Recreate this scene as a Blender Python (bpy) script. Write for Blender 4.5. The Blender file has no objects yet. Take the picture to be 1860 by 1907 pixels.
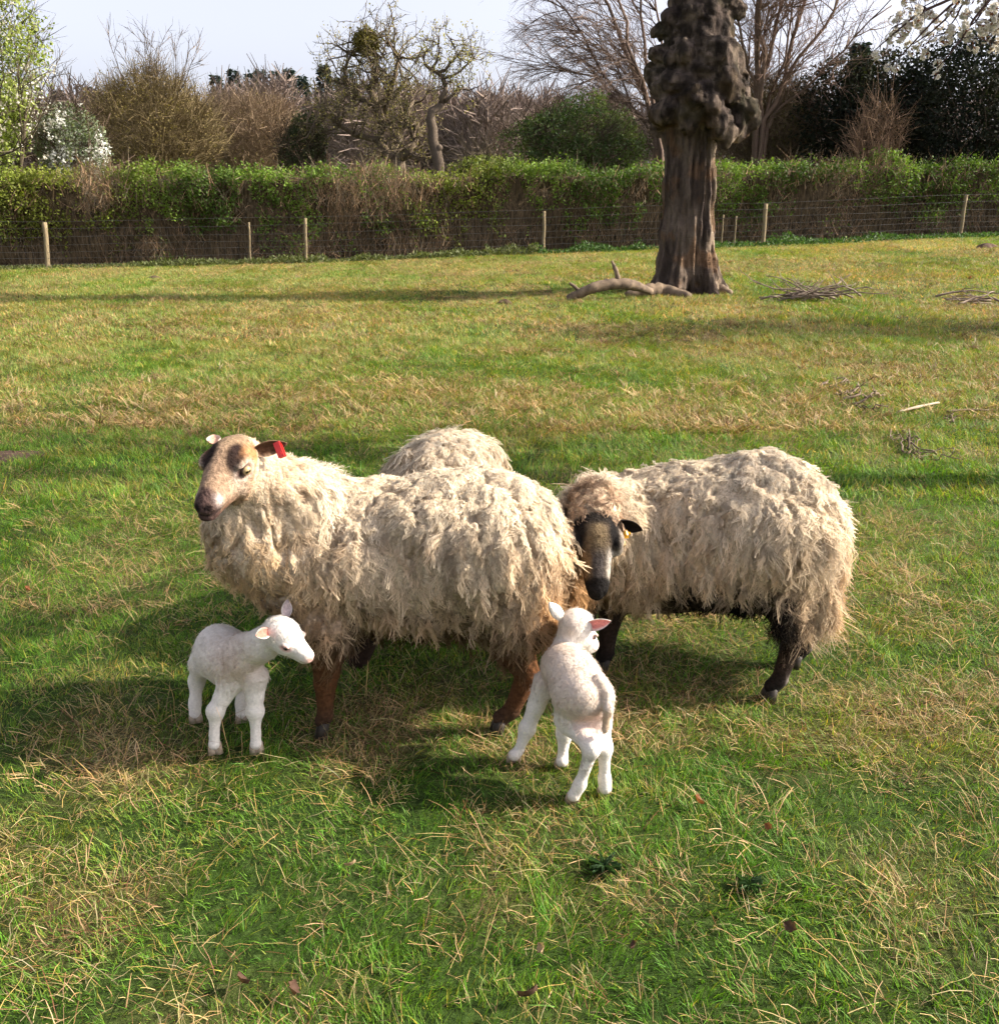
import bpy, math, random
import numpy as np
from math import radians as R, pi
rng = np.random.default_rng(7)
random.seed(7)
S = bpy.context.scene
C = S.collection

# ------------------------------------------------------------------ camera, sky, sun, exposure
FPX, PITCH, EYE = 1800.0, R(18.2), 1.47
cam_d = bpy.data.cameras.new('camera'); cam = bpy.data.objects.new('camera', cam_d); C.objects.link(cam)
cam.location = (0, 0, EYE); cam.rotation_euler = (pi/2 - PITCH, 0, 0)
cam_d.sensor_fit = 'VERTICAL'; cam_d.sensor_height = 24; cam_d.lens = 24*FPX/1907.0
cam_d.clip_start = 0.05; cam_d.clip_end = 2000
S.camera = cam
SUN_EL, SUN_AZ = R(33), R(3)          # the sun stands to the right, a little beyond the flock
sun_dir = np.array([math.cos(SUN_EL)*math.cos(SUN_AZ), math.cos(SUN_EL)*math.sin(SUN_AZ), math.sin(SUN_EL)])
W = bpy.data.worlds.new('World'); S.world = W; W.use_nodes = True
nt = W.node_tree; nt.nodes.clear()
sky = nt.nodes.new('ShaderNodeTexSky'); sky.sky_type = 'NISHITA'; sky.sun_disc = False
sky.sun_elevation = SUN_EL; sky.sun_rotation = R(90) - SUN_AZ
sky.air_density = 0.8; sky.dust_density = 3.5; sky.ozone_density = 1.6; sky.altitude = 50
bg = nt.nodes.new('ShaderNodeBackground'); bg.inputs[1].default_value = 0.14
wo = nt.nodes.new('ShaderNodeOutputWorld')
hs = nt.nodes.new('ShaderNodeHueSaturation'); hs.inputs['Saturation'].default_value = 0.30
nt.links.new(sky.outputs[0], hs.inputs['Color'])
tn = nt.nodes.new('ShaderNodeMixRGB'); tn.blend_type = 'MULTIPLY'; tn.inputs[0].default_value = 1; tn.inputs[2].default_value = (1.0, 0.985, 1.06, 1)
nt.links.new(hs.outputs[0], tn.inputs[1]); nt.links.new(tn.outputs[0], bg.inputs[0]); nt.links.new(bg.outputs[0], wo.inputs[0])
sd = bpy.data.lights.new('sun', 'SUN'); sd.energy = 5.0; sd.angle = R(0.6); sd.color = (1.0, 0.91, 0.76)
so = bpy.data.objects.new('sun', sd); C.objects.link(so); so.location = (20, 0, 20)
from mathutils import Vector, Matrix
so.rotation_euler = Vector(sun_dir).to_track_quat('Z', 'Y').to_euler()
S.view_settings.view_transform = 'Standard'; S.view_settings.look = 'None'
S.view_settings.gamma = 1; S.view_settings.use_curve_mapping = False
S.view_settings.exposure = 1.08
S.render.engine = 'CYCLES'
S.cycles.max_bounces = 3; S.cycles.diffuse_bounces = 2; S.cycles.glossy_bounces = 1; S.cycles.transmission_bounces = 2; S.cycles.transparent_max_bounces = 4
S.cycles.use_adaptive_sampling = True; S.cycles.adaptive_threshold = 0.04; S.cycles.adaptive_min_samples = 16

# ------------------------------------------------------------------ helpers
cp_, sp_ = math.cos(PITCH), math.sin(PITCH)
RT, UP, BK = np.array([1, 0, 0.]), np.array([0, sp_, cp_]), np.array([0, -cp_, sp_])
def ray(px, py):
    a = (px-930)/FPX; b = (953.5-py)/FPX
    return np.array([a, cp_+b*sp_, -sp_+b*cp_])
def P(px, py, Y):                      # a point seen at (px, py) of the photograph, Y metres away
    r = ray(px, py); t = Y/r[1]
    return np.array([r[0]*t, Y, EYE+r[2]*t])
def G(px, py):                         # the same on the ground
    r = ray(px, py); t = -EYE/r[2]
    for _ in range(8):
        p = r*t; t = (float(hz(p[0], p[1]))-EYE)/r[2]
    p = r*t; return np.array([p[0], p[1], float(hz(p[0], p[1]))])
def mpp(px, py, Y):                    # metres per pixel there
    p = P(px, py, Y); return (p[1]*cp_+(EYE-p[2])*sp_)/FPX
def camdir(x, y, z):                   # direction given as right, up, towards the viewer
    v = x*RT+y*UP+z*BK; return v/np.linalg.norm(v)
def nrm(v):
    v = np.asarray(v, float); return v/np.maximum(np.linalg.norm(v, axis=-1, keepdims=True), 1e-9)
def lerp(a, b, t): return a+(np.asarray(b)-a)*np.clip(t, 0, 1)[:, None]
def frame(d, up=(0, 0, 1), roll=0):    # rows: nose direction, left of the animal, top of the head
    x = nrm(d); y = nrm(np.cross(up, x)); z = np.cross(x, y)
    if roll: y, z = y*math.cos(roll)+z*math.sin(roll), z*math.cos(roll)-y*math.sin(roll)
    return np.stack([x, y, z])
def sm(a, b, x):
    t = np.clip((x-a)/(b-a), 0, 1); return t*t*(3-2*t)
def hash3(i, j, k):
    n = (i*73856093) ^ (j*19349663) ^ (k*83492791)
    n = (np.asarray(n ^ (n >> 13))*1274126177) & 0x7fffffff
    return (n & 0xffff)/65535.0
def noise(p, f=1.0, seed=0):
    p = np.asarray(p, float)*f+seed*17.3
    i = np.floor(p).astype(np.int64); t = p-i; t = t*t*(3-2*t)
    r = 0
    for a in (0, 1):
        for b in (0, 1):
            for c in (0, 1):
                w = (t[..., 0] if a else 1-t[..., 0])*(t[..., 1] if b else 1-t[..., 1])*(t[..., 2] if c else 1-t[..., 2])
                r = r+w*hash3(i[..., 0]+a, i[..., 1]+b, i[..., 2]+c)
    return r
def fbm(p, f=1.0, seed=0, o=3):
    r = 0; w = 1; s = 0
    for k in range(o):
        r = r+w*noise(p, f*2**k, seed+k); s += w; w *= .5
    return r/s
def n2(x, y, f, seed=0, o=2):
    return fbm(np.stack([x, y, 0*x+.37], -1), f, seed, o)
def hz(x, y):
    x = np.asarray(x, float); y = np.asarray(y, float)
    rise = np.interp(x, [-16, -10, -4.4, 1, 6.4, 11.6, 18.5], [-.15, -.09, -.03, .13, .28, .45, .54])*sm(10, 23.5, y)
    far = sm(4.2, 8, y)
    b = far*(0.10*(n2(x, y, .45, 5)-.5)*(1-.7*sm(14, 20, y)))+0.018*(n2(x, y, 3.0, 9)-.5)
    return rise+b

def mesh(name, v, f, mat=None, parent=None, smooth=True, attrs=None, loc=None):
    """v (n,3), f (m,k) all the same k, or a list of such arrays"""
    me = bpy.data.meshes.new(name); v = np.asarray(v, np.float32)
    if loc is not None: v = v-np.asarray(loc, np.float32)
    fs = f if isinstance(f, list) else [f]
    fs = [np.asarray(a, np.int32) for a in fs if len(a)]
    me.vertices.add(len(v)); me.vertices.foreach_set('co', v.ravel())
    tot = sum(a.size for a in fs); nf = sum(len(a) for a in fs)
    me.loops.add(tot); me.polygons.add(nf)
    me.loops.foreach_set('vertex_index', np.concatenate([a.ravel() for a in fs]))
    sz = np.concatenate([np.full(len(a), a.shape[1], np.int32) for a in fs])
    me.polygons.foreach_set('loop_start', np.concatenate([[0], np.cumsum(sz)[:-1]]).astype(np.int32))
    me.polygons.foreach_set('use_smooth', np.full(nf, smooth, bool))
    for k, a in (attrs or {}).items():
        a = np.asarray(a, np.float32)
        if a.ndim == 1: at = me.attributes.new(k, 'FLOAT', 'POINT'); at.data.foreach_set('value', a)
        elif k == 'Col':
            at = me.attributes.new(k, 'FLOAT_COLOR', 'POINT')
            at.data.foreach_set('color', np.concatenate([a[:, :3], np.ones((len(a), 1), np.float32)], 1).ravel())
        else: at = me.attributes.new(k, 'FLOAT_VECTOR', 'POINT'); at.data.foreach_set('vector', a.ravel())
    me.update(calc_edges=True); me.validate()
    if mat: me.materials.append(mat)
    o = bpy.data.objects.new(name, me); C.objects.link(o)
    if parent: o.parent = parent
    elif loc is not None: o.location = loc
    return o
def tag(o, label=None, cat=None, group=None, kind=None):
    for k, v in (('label', label), ('category', cat), ('group', group), ('kind', kind)):
        if v: o[k] = v
    return o
def empty(name, loc):
    o = bpy.data.objects.new(name, None); C.objects.link(o); o.location = loc; o.empty_display_size = .1; return o
def vnormals(v, f):
    n = np.zeros_like(v)
    a, b, c = v[f[:, 0]], v[f[:, 1]], v[f[:, 2]]
    fn = np.cross(b-a, c-a)
    for k in range(f.shape[1]):
        for ax in range(3): n[:, ax] += np.bincount(f[:, k], fn[:, ax], len(v))
    return nrm(n)

class Bag:                             # collects tubes and ribbons into one mesh
    def __init__(s): s.v = []; s.q = []; s.n = 0; s.c = []
    def add(s, v, q, col=None):
        s.v.append(v); s.q.append(q+s.n); s.n += len(v)
        if col is not None: s.c.append(np.broadcast_to(col, (len(v), 3)))
    def tube(s, pts, rad, k=6, col=None, cap=True):
        pts = np.asarray(pts, float); n = len(pts); rad = np.broadcast_to(rad, n)
        t = nrm(np.gradient(pts, axis=0)); ref = np.array([0, 0, 1.]) if abs(t[0][2]) < .9 else np.array([1., 0, 0])
        u = nrm(np.cross(t, ref)); w = np.cross(t, u)
        a = np.arange(k)*2*pi/k
        v = pts[:, None]+rad[:, None, None]*(np.cos(a)[None, :, None]*u[:, None]+np.sin(a)[None, :, None]*w[:, None])
        v = v.reshape(-1, 3); i = np.arange(n-1)[:, None]*k+np.arange(k)[None]; j = np.arange(n-1)[:, None]*k+(np.arange(k)+1)[None] % k
        q = np.stack([i, j, j+k, i+k], -1).reshape(-1, 4)
        if cap:
            v = np.concatenate([v, pts[:1], pts[-1:]]); m = n*k; A = np.arange(k); B = (A+1) % k
            q = np.concatenate([q, np.stack([B, A, 0*A+m, 0*A+m], -1)[:, [0, 1, 2, 2]], np.stack([A+(n-1)*k, B+(n-1)*k, 0*A+m+1, 0*A+m+1], -1)[:, [0, 1, 2, 2]]])
        s.add(v, q, col)
    def build(s, name, mat, parent=None, loc=None, smooth=True):
        v = np.concatenate(s.v); q = np.concatenate(s.q)
        tri = q[:, 2] == q[:, 3]
        return mesh(name, v, [q[~tri], q[tri][:, :3]], mat, parent, smooth, {'Col': np.concatenate(s.c)} if s.c else None, loc)
def ribbons(P_, width, side):          # P_ (n,k,3), width (n,k), side (n,k,3) or (n,1,3) -> verts, quads
    n, k, _ = P_.shape
    a = P_+side*width[..., None]*.5; b = P_-side*width[..., None]*.5
    v = np.stack([a, b], 2).reshape(-1, 3)
    base = (np.arange(n)*k*2)[:, None]+(np.arange(k-1)*2)[None]
    q = np.stack([base, base+1, base+3, base+2], -1).reshape(-1, 4)
    return v, q
def leaves(c, d, sz, nrml, asp=.55):   # rhombus leaves: centres, directions, sizes, facing
    s = nrm(np.cross(d, nrml)); n = len(c); sz = np.broadcast_to(sz, n)[:, None]
    v = np.stack([c, c+d*sz*.5+s*sz*asp*.5, c+d*sz, c+d*sz*.5-s*sz*asp*.5], 1).reshape(-1, 3)
    return v, np.arange(n*4).reshape(-1, 4)
def rdir(n, up=0):
    v = rng.normal(size=(n, 3)); v = nrm(v); v[:, 2] += up; return nrm(v)

# ------------------------------------------------------------------ signed distance modelling
class Field:
    def __init__(s, lo, hi, h):
        s.h = h; s.lo = np.asarray(lo, float); s.n = (np.ceil((np.asarray(hi)-s.lo)/h)).astype(int)+1
        s.d = np.full(s.n, 1.0, np.float32)
    def box(s, lo, hi):
        a = np.clip(np.floor((lo-s.lo)/s.h).astype(int), 0, s.n); b = np.clip(np.ceil((hi-s.lo)/s.h).astype(int)+1, 0, s.n)
        sl = tuple(slice(a[i], b[i]) for i in range(3))
        g = np.stack(np.meshgrid(*[s.lo[i]+s.h*np.arange(a[i], b[i]) for i in range(3)], indexing='ij'), -1)
        return sl, g
    def comb(s, sl, d, k, sub=False):
        o = s.d[sl]; d = d.astype(np.float32)
        if sub: o = -o
        if k > 0:
            hh = np.maximum(k-np.abs(o-d), 0)/k; r = np.minimum(o, d)-hh*hh*k*.25
        else: r = np.minimum(o, d)
        s.d[sl] = -r if sub else r
    def cone(s, a, ra, b, rb, k=.02, sub=False):
        a = np.asarray(a, float); b = np.asarray(b, float); m = k+4*s.h
        sl, g = s.box(np.minimum(a-ra, b-rb)-m, np.maximum(a+ra, b+rb)+m)
        if g.size == 0: return
        ba = b-a; t = np.clip(((g-a)@ba)/max(ba@ba, 1e-12), 0, 1)
        s.comb(sl, np.linalg.norm(g-a-t[..., None]*ba, axis=-1)-(ra+(rb-ra)*t), k, sub)
    def ell(s, c, r, M=None, k=.02, sub=False):      # M rows = local axes
        c = np.asarray(c, float); r = np.asarray(r, float); M = np.eye(3) if M is None else M; m = r.max()+k+4*s.h
        sl, g = s.box(c-m, c+m)
        if g.size == 0: return
        q = (g-c)@M.T; k0 = np.linalg.norm(q/r, axis=-1); k1 = np.linalg.norm(q/(r*r), axis=-1)
        s.comb(sl, k0*(k0-1)/np.maximum(k1, 1e-6), k, sub)
    def chain(s, pts, rad, k=.02):
        for i in range(len(pts)-1): s.cone(pts[i], rad[i], pts[i+1], rad[i+1], k)
    def mesh(s):
        d = s.d; n = s.n; ins = d < 0
        cnt = np.zeros(n-1, np.float32); acc = np.zeros(tuple(n-1)+(3,), np.float32)
        corners = [(a, b, c) for a in (0, 1) for b in (0, 1) for c in (0, 1)]
        sub = lambda A, o: A[o[0]:n[0]-1+o[0], o[1]:n[1]-1+o[1], o[2]:n[2]-1+o[2]]
        s8 = sum(sub(ins, o).astype(np.int8) for o in corners); act = (s8 > 0) & (s8 < 8)
        idx = np.argwhere(act); I, J, K = idx.T
        p = np.zeros((len(idx), 3)); w = np.zeros(len(idx))
        for o in corners:
            for ax in range(3):
                if o[ax]: continue
                o2 = list(o); o2[ax] = 1
                a = d[I+o[0], J+o[1], K+o[2]]; b = d[I+o2[0], J+o2[1], K+o2[2]]
                x = (a < 0) != (b < 0); t = np.where(x, a/np.where(a == b, 1, a-b), 0)
                q = np.tile(np.array(o, float), (len(idx), 1)); q[:, ax] = t
                p += q*x[:, None]; w += x
        p /= w[:, None]; v = s.lo+s.h*(idx+p)
        vid = np.full(n-1, -1, np.int32); vid[I, J, K] = np.arange(len(idx))
        qs = []
        for ax in range(3):
            b_, c_ = (ax+1) % 3, (ax+2) % 3
            sh = [slice(1, -1)]*3; sh[ax] = slice(0, -1); sh2 = list(sh); sh2[ax] = slice(1, None)
            x = ins[tuple(sh)] != ins[tuple(sh2)]; e = np.argwhere(x); off = np.ones(3, int); off[ax] = 0; e = e+off
            inside = ins[e[:, 0], e[:, 1], e[:, 2]]
            def at(db, dc):
                f = e.copy(); f[:, b_] -= db; f[:, c_] -= dc; return vid[f[:, 0], f[:, 1], f[:, 2]]
            q = np.stack([at(1, 1), at(0, 1), at(0, 0), at(1, 0)], 1)
            q[~inside] = q[~inside][:, ::-1]; qs.append(q)
        q = np.concatenate(qs); q = q[(q >= 0).all(1)]
        return v, q

# ------------------------------------------------------------------ materials
def mat(name, rough=.85, spec=.2):
    m = bpy.data.materials.new(name); m.use_nodes = True; b = m.node_tree.nodes['Principled BSDF']
    b.inputs['Roughness'].default_value = rough; b.inputs['Specular IOR Level'].default_value = spec
    return m, m.node_tree, b
def node(nt, t, **kw):
    n = nt.nodes.new(t)
    for k, v in kw.items(): setattr(n, k, v)
    return n
def nz(nt, scale, detail=4, coord=None, rough=.6, st=None):
    n = node(nt, 'ShaderNodeTexNoise'); n.inputs['Scale'].default_value = scale; n.inputs['Detail'].default_value = detail; n.inputs['Roughness'].default_value = rough
    if coord is None: coord = node(nt, 'ShaderNodeTexCoord').outputs['Object']
    if st is not None:
        mp = node(nt, 'ShaderNodeMapping'); mp.inputs['Scale'].default_value = st; nt.links.new(coord, mp.inputs[0]); coord = mp.outputs[0]
    nt.links.new(coord, n.inputs['Vector']); return n.outputs['Fac']
def ramp(nt, fac, stops):
    r = node(nt, 'ShaderNodeValToRGB'); e = r.color_ramp.elements
    while len(e) < len(stops): e.new(.5)
    for i, (p, c) in enumerate(stops): e[i].position = p; e[i].color = tuple(c)+(1,)
    nt.links.new(fac, r.inputs[0]); return r.outputs[0]
def mixc(nt, fac, a, b, mode='MIX'):
    m = node(nt, 'ShaderNodeMixRGB', blend_type=mode)
    for s, i in ((fac, 0), (a, 1), (b, 2)):
        if hasattr(s, 'is_output'): nt.links.new(s, m.inputs[i])
        else: m.inputs[i].default_value = s if i == 0 else tuple(s)+(1,)
    return m.outputs[0]
def bump(nt, b, h, strength=.5, dist=.01):
    n = node(nt, 'ShaderNodeBump'); n.inputs['Strength'].default_value = strength; n.inputs['Distance'].default_value = dist
    nt.links.new(h, n.inputs['Height']); nt.links.new(n.outputs[0], b.inputs['Normal'])
def attr(nt, name, typ='GEOMETRY'):
    return node(nt, 'ShaderNodeAttribute', attribute_name=name, attribute_type=typ)
def simple(name, c1, c2, scale=20, rough=.85, bd=.003, st=None, spec=.2):
    m, nt, b = mat(name, rough, spec); f = nz(nt, scale, 5, st=st)
    nt.links.new(ramp(nt, f, [(.3, c1), (.7, c2)]), b.inputs['Base Color']); bump(nt, b, f, .6, bd); return m
def coat(name, f=120, amt=.35, bd=.004, rough=.9):
    m, nt, b = mat(name, rough, .12); c = attr(nt, 'Col').outputs['Color']; n = nz(nt, f, 4)
    nt.links.new(mixc(nt, 1.0, c, ramp(nt, n, [(.3, (1-amt,)*3), (.7, (1+amt*.4,)*3)]), 'MULTIPLY'), b.inputs['Base Color'])
    bump(nt, b, n, .7, bd); return m
def fibre(name, trans=.35, keep=.55, rough=True):   # thin strands, shaded partly by the normal of the skin below
    m = bpy.data.materials.new(name); m.use_nodes = True; nt = m.node_tree; nt.nodes.clear()
    c = attr(nt, 'Col').outputs['Color']; sn = attr(nt, 'sn').outputs['Vector']; g = node(nt, 'ShaderNodeNewGeometry').outputs['Normal']
    mx = node(nt, 'ShaderNodeMix', data_type='VECTOR'); mx.inputs[0].default_value = keep
    nt.links.new(g, mx.inputs[4]); nt.links.new(sn, mx.inputs[5])
    vn = node(nt, 'ShaderNodeVectorMath', operation='NORMALIZE'); nt.links.new(mx.outputs[1], vn.inputs[0])
    d = node(nt, 'ShaderNodeBsdfDiffuse'); t = node(nt, 'ShaderNodeBsdfTranslucent'); s = node(nt, 'ShaderNodeMixShader'); s.inputs[0].default_value = trans
    nt.links.new(c, d.inputs[0]); nt.links.new(c, t.inputs[0]); nt.links.new(vn.outputs[0], d.inputs['Normal'])
    nt.links.new(d.outputs[0], s.inputs[1]); nt.links.new(t.outputs[0], s.inputs[2])
    o = node(nt, 'ShaderNodeOutputMaterial'); nt.links.new(s.outputs[0], o.inputs[0]); return m
def leafmat(name, trans=.35, rough=.6, tint=(1.25, 1.35, .6)):
    m = bpy.data.materials.new(name); m.use_nodes = True; nt = m.node_tree; b = nt.nodes['Principled BSDF']; o = nt.nodes['Material Output']
    b.inputs['Roughness'].default_value = rough; b.inputs['Specular IOR Level'].default_value = .25
    c = attr(nt, 'Col').outputs['Color']; nt.links.new(c, b.inputs['Base Color'])
    t = node(nt, 'ShaderNodeBsdfTranslucent'); nt.links.new(mixc(nt, 1.0, c, tint, 'MULTIPLY'), t.inputs[0])
    s = node(nt, 'ShaderNodeMixShader'); s.inputs[0].default_value = trans
    nt.links.new(b.outputs[0], s.inputs[1]); nt.links.new(t.outputs[0], s.inputs[2]); nt.links.new(s.outputs[0], o.inputs[0]); return m
M_leaf = leafmat('leaf'); M_leafdull = leafmat('leaf_dull', .2, .8); M_petal = leafmat('petal', .4, .8, (1., .97, .93))
M_twig = coat('twig', 30, .3, .004, .9)
M_coat = coat('short_coat', 160, .35, .003); M_lamb = coat('lamb_coat', 150, .16, .004); M_skin = coat('wool_base', 90, .5, .01)
M_wool = fibre('wool_fibre'); M_fuzz = fibre('fuzz_fibre', .3, .45)
M_hoof = simple('hoof', (.02, .016, .012), (.05, .04, .03), 60, .5)
M_hoofl = simple('hoof_pale', (.30, .22, .15), (.45, .36, .27), 60, .6)
M_eye = mat('eye', .12, .6)[0]; M_eye.node_tree.links.new(attr(M_eye.node_tree, 'Col').outputs['Color'], M_eye.node_tree.nodes['Principled BSDF'].inputs['Base Color'])
M_red = simple('red_plastic', (.62, .02, .02), (.75, .04, .03), 40, .35, .0005, spec=.5)
M_yel = simple('yellow_plastic', (.75, .36, .01), (.85, .45, .02), 40, .35, .0005, spec=.5)
# ------------------------------------------------------------------ the field
def axis(lo, hi, c, fine, growth=1.12):
    r = [c]; s = fine
    while r[-1] < hi: r.append(r[-1]+s); s *= growth
    l = [c]; s = fine
    while l[-1] > lo: l.append(l[-1]-s); s *= growth
    return np.array(l[::-1][:-1]+r)
DRYP = [(640, 695, 130, 40, .8), (1700, 700, 260, 45, .8), (300, 790, 90, 60, .7), (250, 1420, 130, 80, .9), (750, 1380, 170, 50, .9), (1550, 650, 280, 40, .6), (90, 1350, 150, 90, .5), (480, 740, 160, 30, .6),
        (1300, 760, 250, 40, .6), (280, 1050, 180, 70, .5), (1720, 1000, 160, 70, .5), (1700, 1300, 200, 60, .5), (180, 1700, 120, 60, .5), (470, 1720, 120, 80, .6), (820, 1690, 120, 50, .6), (1700, 1800, 160, 70, .4),
        (560, 600, 500, 22, .5), (1000, 500, 900, 16, .7), (80, 1120, 90, 40, .6), (780, 1560, 150, 40, .35), (640, 1800, 100, 70, .6), (110, 650, 130, 30, .5)]
GRNP = [(130, 820, 140, 55, .7), (1130, 690, 160, 30, .9), (520, 690, 160, 26, .8), (1250, 1560, 260, 90, .5), (1200, 1750, 300, 90, .5), (380, 1600, 160, 60, .5), (1500, 900, 200, 40, .4), (600, 1500, 120, 50, .6), (330, 1180, 160, 50, .5), (1650, 900, 180, 30, .6), (980, 1460, 120, 40, .6)]
def topx(x, y):
    z = hz(x, y)-EYE; zc = y*cp_-z*sp_; b = (y*sp_+z*cp_)/zc
    return 930+FPX*x/zc, 953.5-FPX*b
def patchf(x, y, L):
    X, Y = topx(x, y); r = 0
    for a, b, sx, sy, w in L: r = r+w*np.exp(-(((X-a)/sx)**2+((Y-b)/sy)**2))
    return r
def dryness(x, y):
    n = n2(x, y, .9, 21, 3)*.6+n2(x, y, 4.0, 22, 2)*.4
    return np.clip((n-.50)*3.2+patchf(x, y, DRYP)*.75-patchf(x, y, GRNP)*.8+.22*sm(3.4, 8, y), 0, 1)
xs = axis(-420, 420, 0, .10, 1.045); ys = axis(-12, 620, 3.2, .10, 1.035)
X, Yg = np.meshgrid(xs, ys, indexing='ij'); V = np.stack([X, Yg, hz(X, Yg)], -1).reshape(-1, 3)
i = np.arange(len(xs)-1)[:, None]*len(ys)+np.arange(len(ys)-1)[None]
dr = dryness(V[:, 0], V[:, 1])[:, None]
gc = np.array([[.034, .060, .012]])*(1-dr)+np.array([[.15, .11, .05]])*dr
m, nt_, b_ = mat('meadow', .95, .1); c_ = attr(nt_, 'Col').outputs['Color']; f1 = nz(nt_, 38, 8); f2 = nz(nt_, 2.2, 5)
c_ = mixc(nt_, 1.0, c_, ramp(nt_, f1, [(.3, (.45, .45, .45)), (.7, (1.5, 1.5, 1.45))]), 'MULTIPLY')
nt_.links.new(mixc(nt_, 1.0, c_, ramp(nt_, f2, [(.3, (.8, .85, .8)), (.7, (1.15, 1.1, 1.1))]), 'MULTIPLY'), b_.inputs['Base Color']); bump(nt_, b_, f1, .9, .03)
ground = mesh('ground', V, np.stack([i, i+len(ys), i+len(ys)+1, i+1], -1).reshape(-1, 4), m, None, True, {'Col': np.repeat(gc, 1, 0)}); tag(ground, kind='structure')

def scatter(name, p, rot, scl, idx, col, sources):
    me = bpy.data.meshes.new(name+'_points'); me.vertices.add(len(p)); me.vertices.foreach_set('co', p.astype(np.float32).ravel())
    for k, a, t, f in (('rot', rot, 'FLOAT_VECTOR', 'vector'), ('scl', scl, 'FLOAT', 'value'), ('pick', idx, 'INT', 'value'), ('icol', col, 'FLOAT_VECTOR', 'vector')):
        at = me.attributes.new(k, t, 'POINT'); at.data.foreach_set(f, np.asarray(a, np.int32 if t == 'INT' else np.float32).ravel())
    o = bpy.data.objects.new(name, me); C.objects.link(o); o['kind'] = 'stuff'
    g = bpy.data.node_groups.new(name+'_scatter', 'GeometryNodeTree')
    g.interface.new_socket('Geometry', in_out='INPUT', socket_type='NodeSocketGeometry'); g.interface.new_socket('Geometry', in_out='OUTPUT', socket_type='NodeSocketGeometry')
    N = g.nodes; gi = N.new('NodeGroupInput'); go = N.new('NodeGroupOutput'); ip = N.new('GeometryNodeInstanceOnPoints'); j = N.new('GeometryNodeJoinGeometry')
    for s_ in reversed(sources):
        oi = N.new('GeometryNodeObjectInfo'); oi.inputs['Object'].default_value = s_; oi.inputs['As Instance'].default_value = True; g.links.new(oi.outputs['Geometry'], j.inputs[0])
    def na(n, t):
        a = N.new('GeometryNodeInputNamedAttribute'); a.data_type = t; a.inputs['Name'].default_value = n; return a.outputs['Attribute']
    e = N.new('FunctionNodeEulerToRotation'); g.links.new(na('rot', 'FLOAT_VECTOR'), e.inputs[0])
    ip.inputs['Pick Instance'].default_value = True
    g.links.new(gi.outputs[0], ip.inputs['Points']); g.links.new(j.outputs[0], ip.inputs['Instance']); g.links.new(na('pick', 'INT'), ip.inputs['Instance Index'])
    g.links.new(e.outputs[0], ip.inputs['Rotation']); g.links.new(na('scl', 'FLOAT'), ip.inputs['Scale']); g.links.new(ip.outputs[0], go.inputs[0])
    md = o.modifiers.new('scatter', 'NODES'); md.node_group = g
    return o
def blade_mat(name, trans):
    m = bpy.data.materials.new(name); m.use_nodes = True; nt = m.node_tree; b = nt.nodes['Principled BSDF']; o = nt.nodes['Material Output']
    b.inputs['Roughness'].default_value = .55; b.inputs['Specular IOR Level'].default_value = .25
    c = mixc(nt, 1.0, attr(nt, 'Col').outputs['Color'], attr(nt, 'icol', 'INSTANCER').outputs['Color'], 'MULTIPLY')
    nt.links.new(c, b.inputs['Base Color']); t = node(nt, 'ShaderNodeBsdfTranslucent'); nt.links.new(mixc(nt, 1.0, c, (1.25, 1.3, .6), 'MULTIPLY'), t.inputs[0])
    s = node(nt, 'ShaderNodeMixShader'); s.inputs[0].default_value = trans
    nt.links.new(b.outputs[0], s.inputs[1]); nt.links.new(t.outputs[0], s.inputs[2]); nt.links.new(s.outputs[0], o.inputs[0]); return m
M_blade = blade_mat('grass_blade', .38); M_straw = blade_mat('dry_blade', .22)
def tuft(n, rad, h, w, lean, droop, mtl, seg=4, flat=0., tip=.1, wob=.0):
    a = rng.uniform(0, 2*pi, n); r = rad*np.sqrt(rng.random(n)); base = np.stack([r*np.cos(a), r*np.sin(a), 0*a-.008], 1)
    az = a+rng.normal(size=n)*1.3; d = np.stack([np.cos(az), np.sin(az), 0*az], 1); H = rng.uniform(h[0], h[1], n)[:, None, None]; le = np.abs(rng.normal(size=n))[:, None, None]*lean+flat
    s = np.linspace(0, 1, seg)[None, :, None]; le = np.minimum(le, 1.35)
    dh = np.sin(le)*s+droop*s*s*rng.uniform(.3, 1.4, (n, 1, 1)); dv = np.cos(le)*s-.45*droop*s*s
    pos = base[:, None]+H*(d[:, None]*dh+np.array([0, 0, 1.])*np.maximum(dv, .03*s)); sd_ = np.stack([-d[:, 1], d[:, 0], 0*az], 1)[:, None]+rng.normal(size=(n, 1, 3))*.35
    if wob: pos = pos+rng.normal(size=pos.shape)*wob*s
    wd = w*rng.uniform(.6, 1.3, (n, 1))*(1-(1-tip)*np.linspace(0, 1, seg)[None]**1.6)
    V_, Q = ribbons(pos, wd, nrm(sd_))
    c = rng.uniform(.65, 1.25, (n, 1, 1))*np.stack([rng.uniform(.85, 1.25, n), np.ones(n), rng.uniform(.7, 1.2, n)], 1)[:, None]*(.55+.6*s); c = np.repeat(c, 2, 1).reshape(-1, 3)
    o = mesh('tuft_source', V_, Q, mtl, None, True, {'Col': c}); C.objects.unlink(o); return o
dry = [tuft(18, .05, (.02, .062), .0015, .7, .45, M_straw, 4, .30, .3, .002) for _ in range(4)]+[tuft(8, .05, (.025, .07), .0017, .6, .6, M_straw, 5, .8, .4, .003) for _ in range(3)]
stalk = [tuft(2, .02, (.07, .15), .0016, .45, .22, M_straw, 5, .2, .5, .0025) for _ in range(4)]+[tuft(1, .03, (.07, .16), .0019, .25, .12, M_straw, 5, 1.1, .6, .004) for _ in range(4)]
fard = [tuft(34, .15, (.03, .10), .0075, .7, .5, M_straw, 3, .3, .3) for _ in range(3)]
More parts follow.
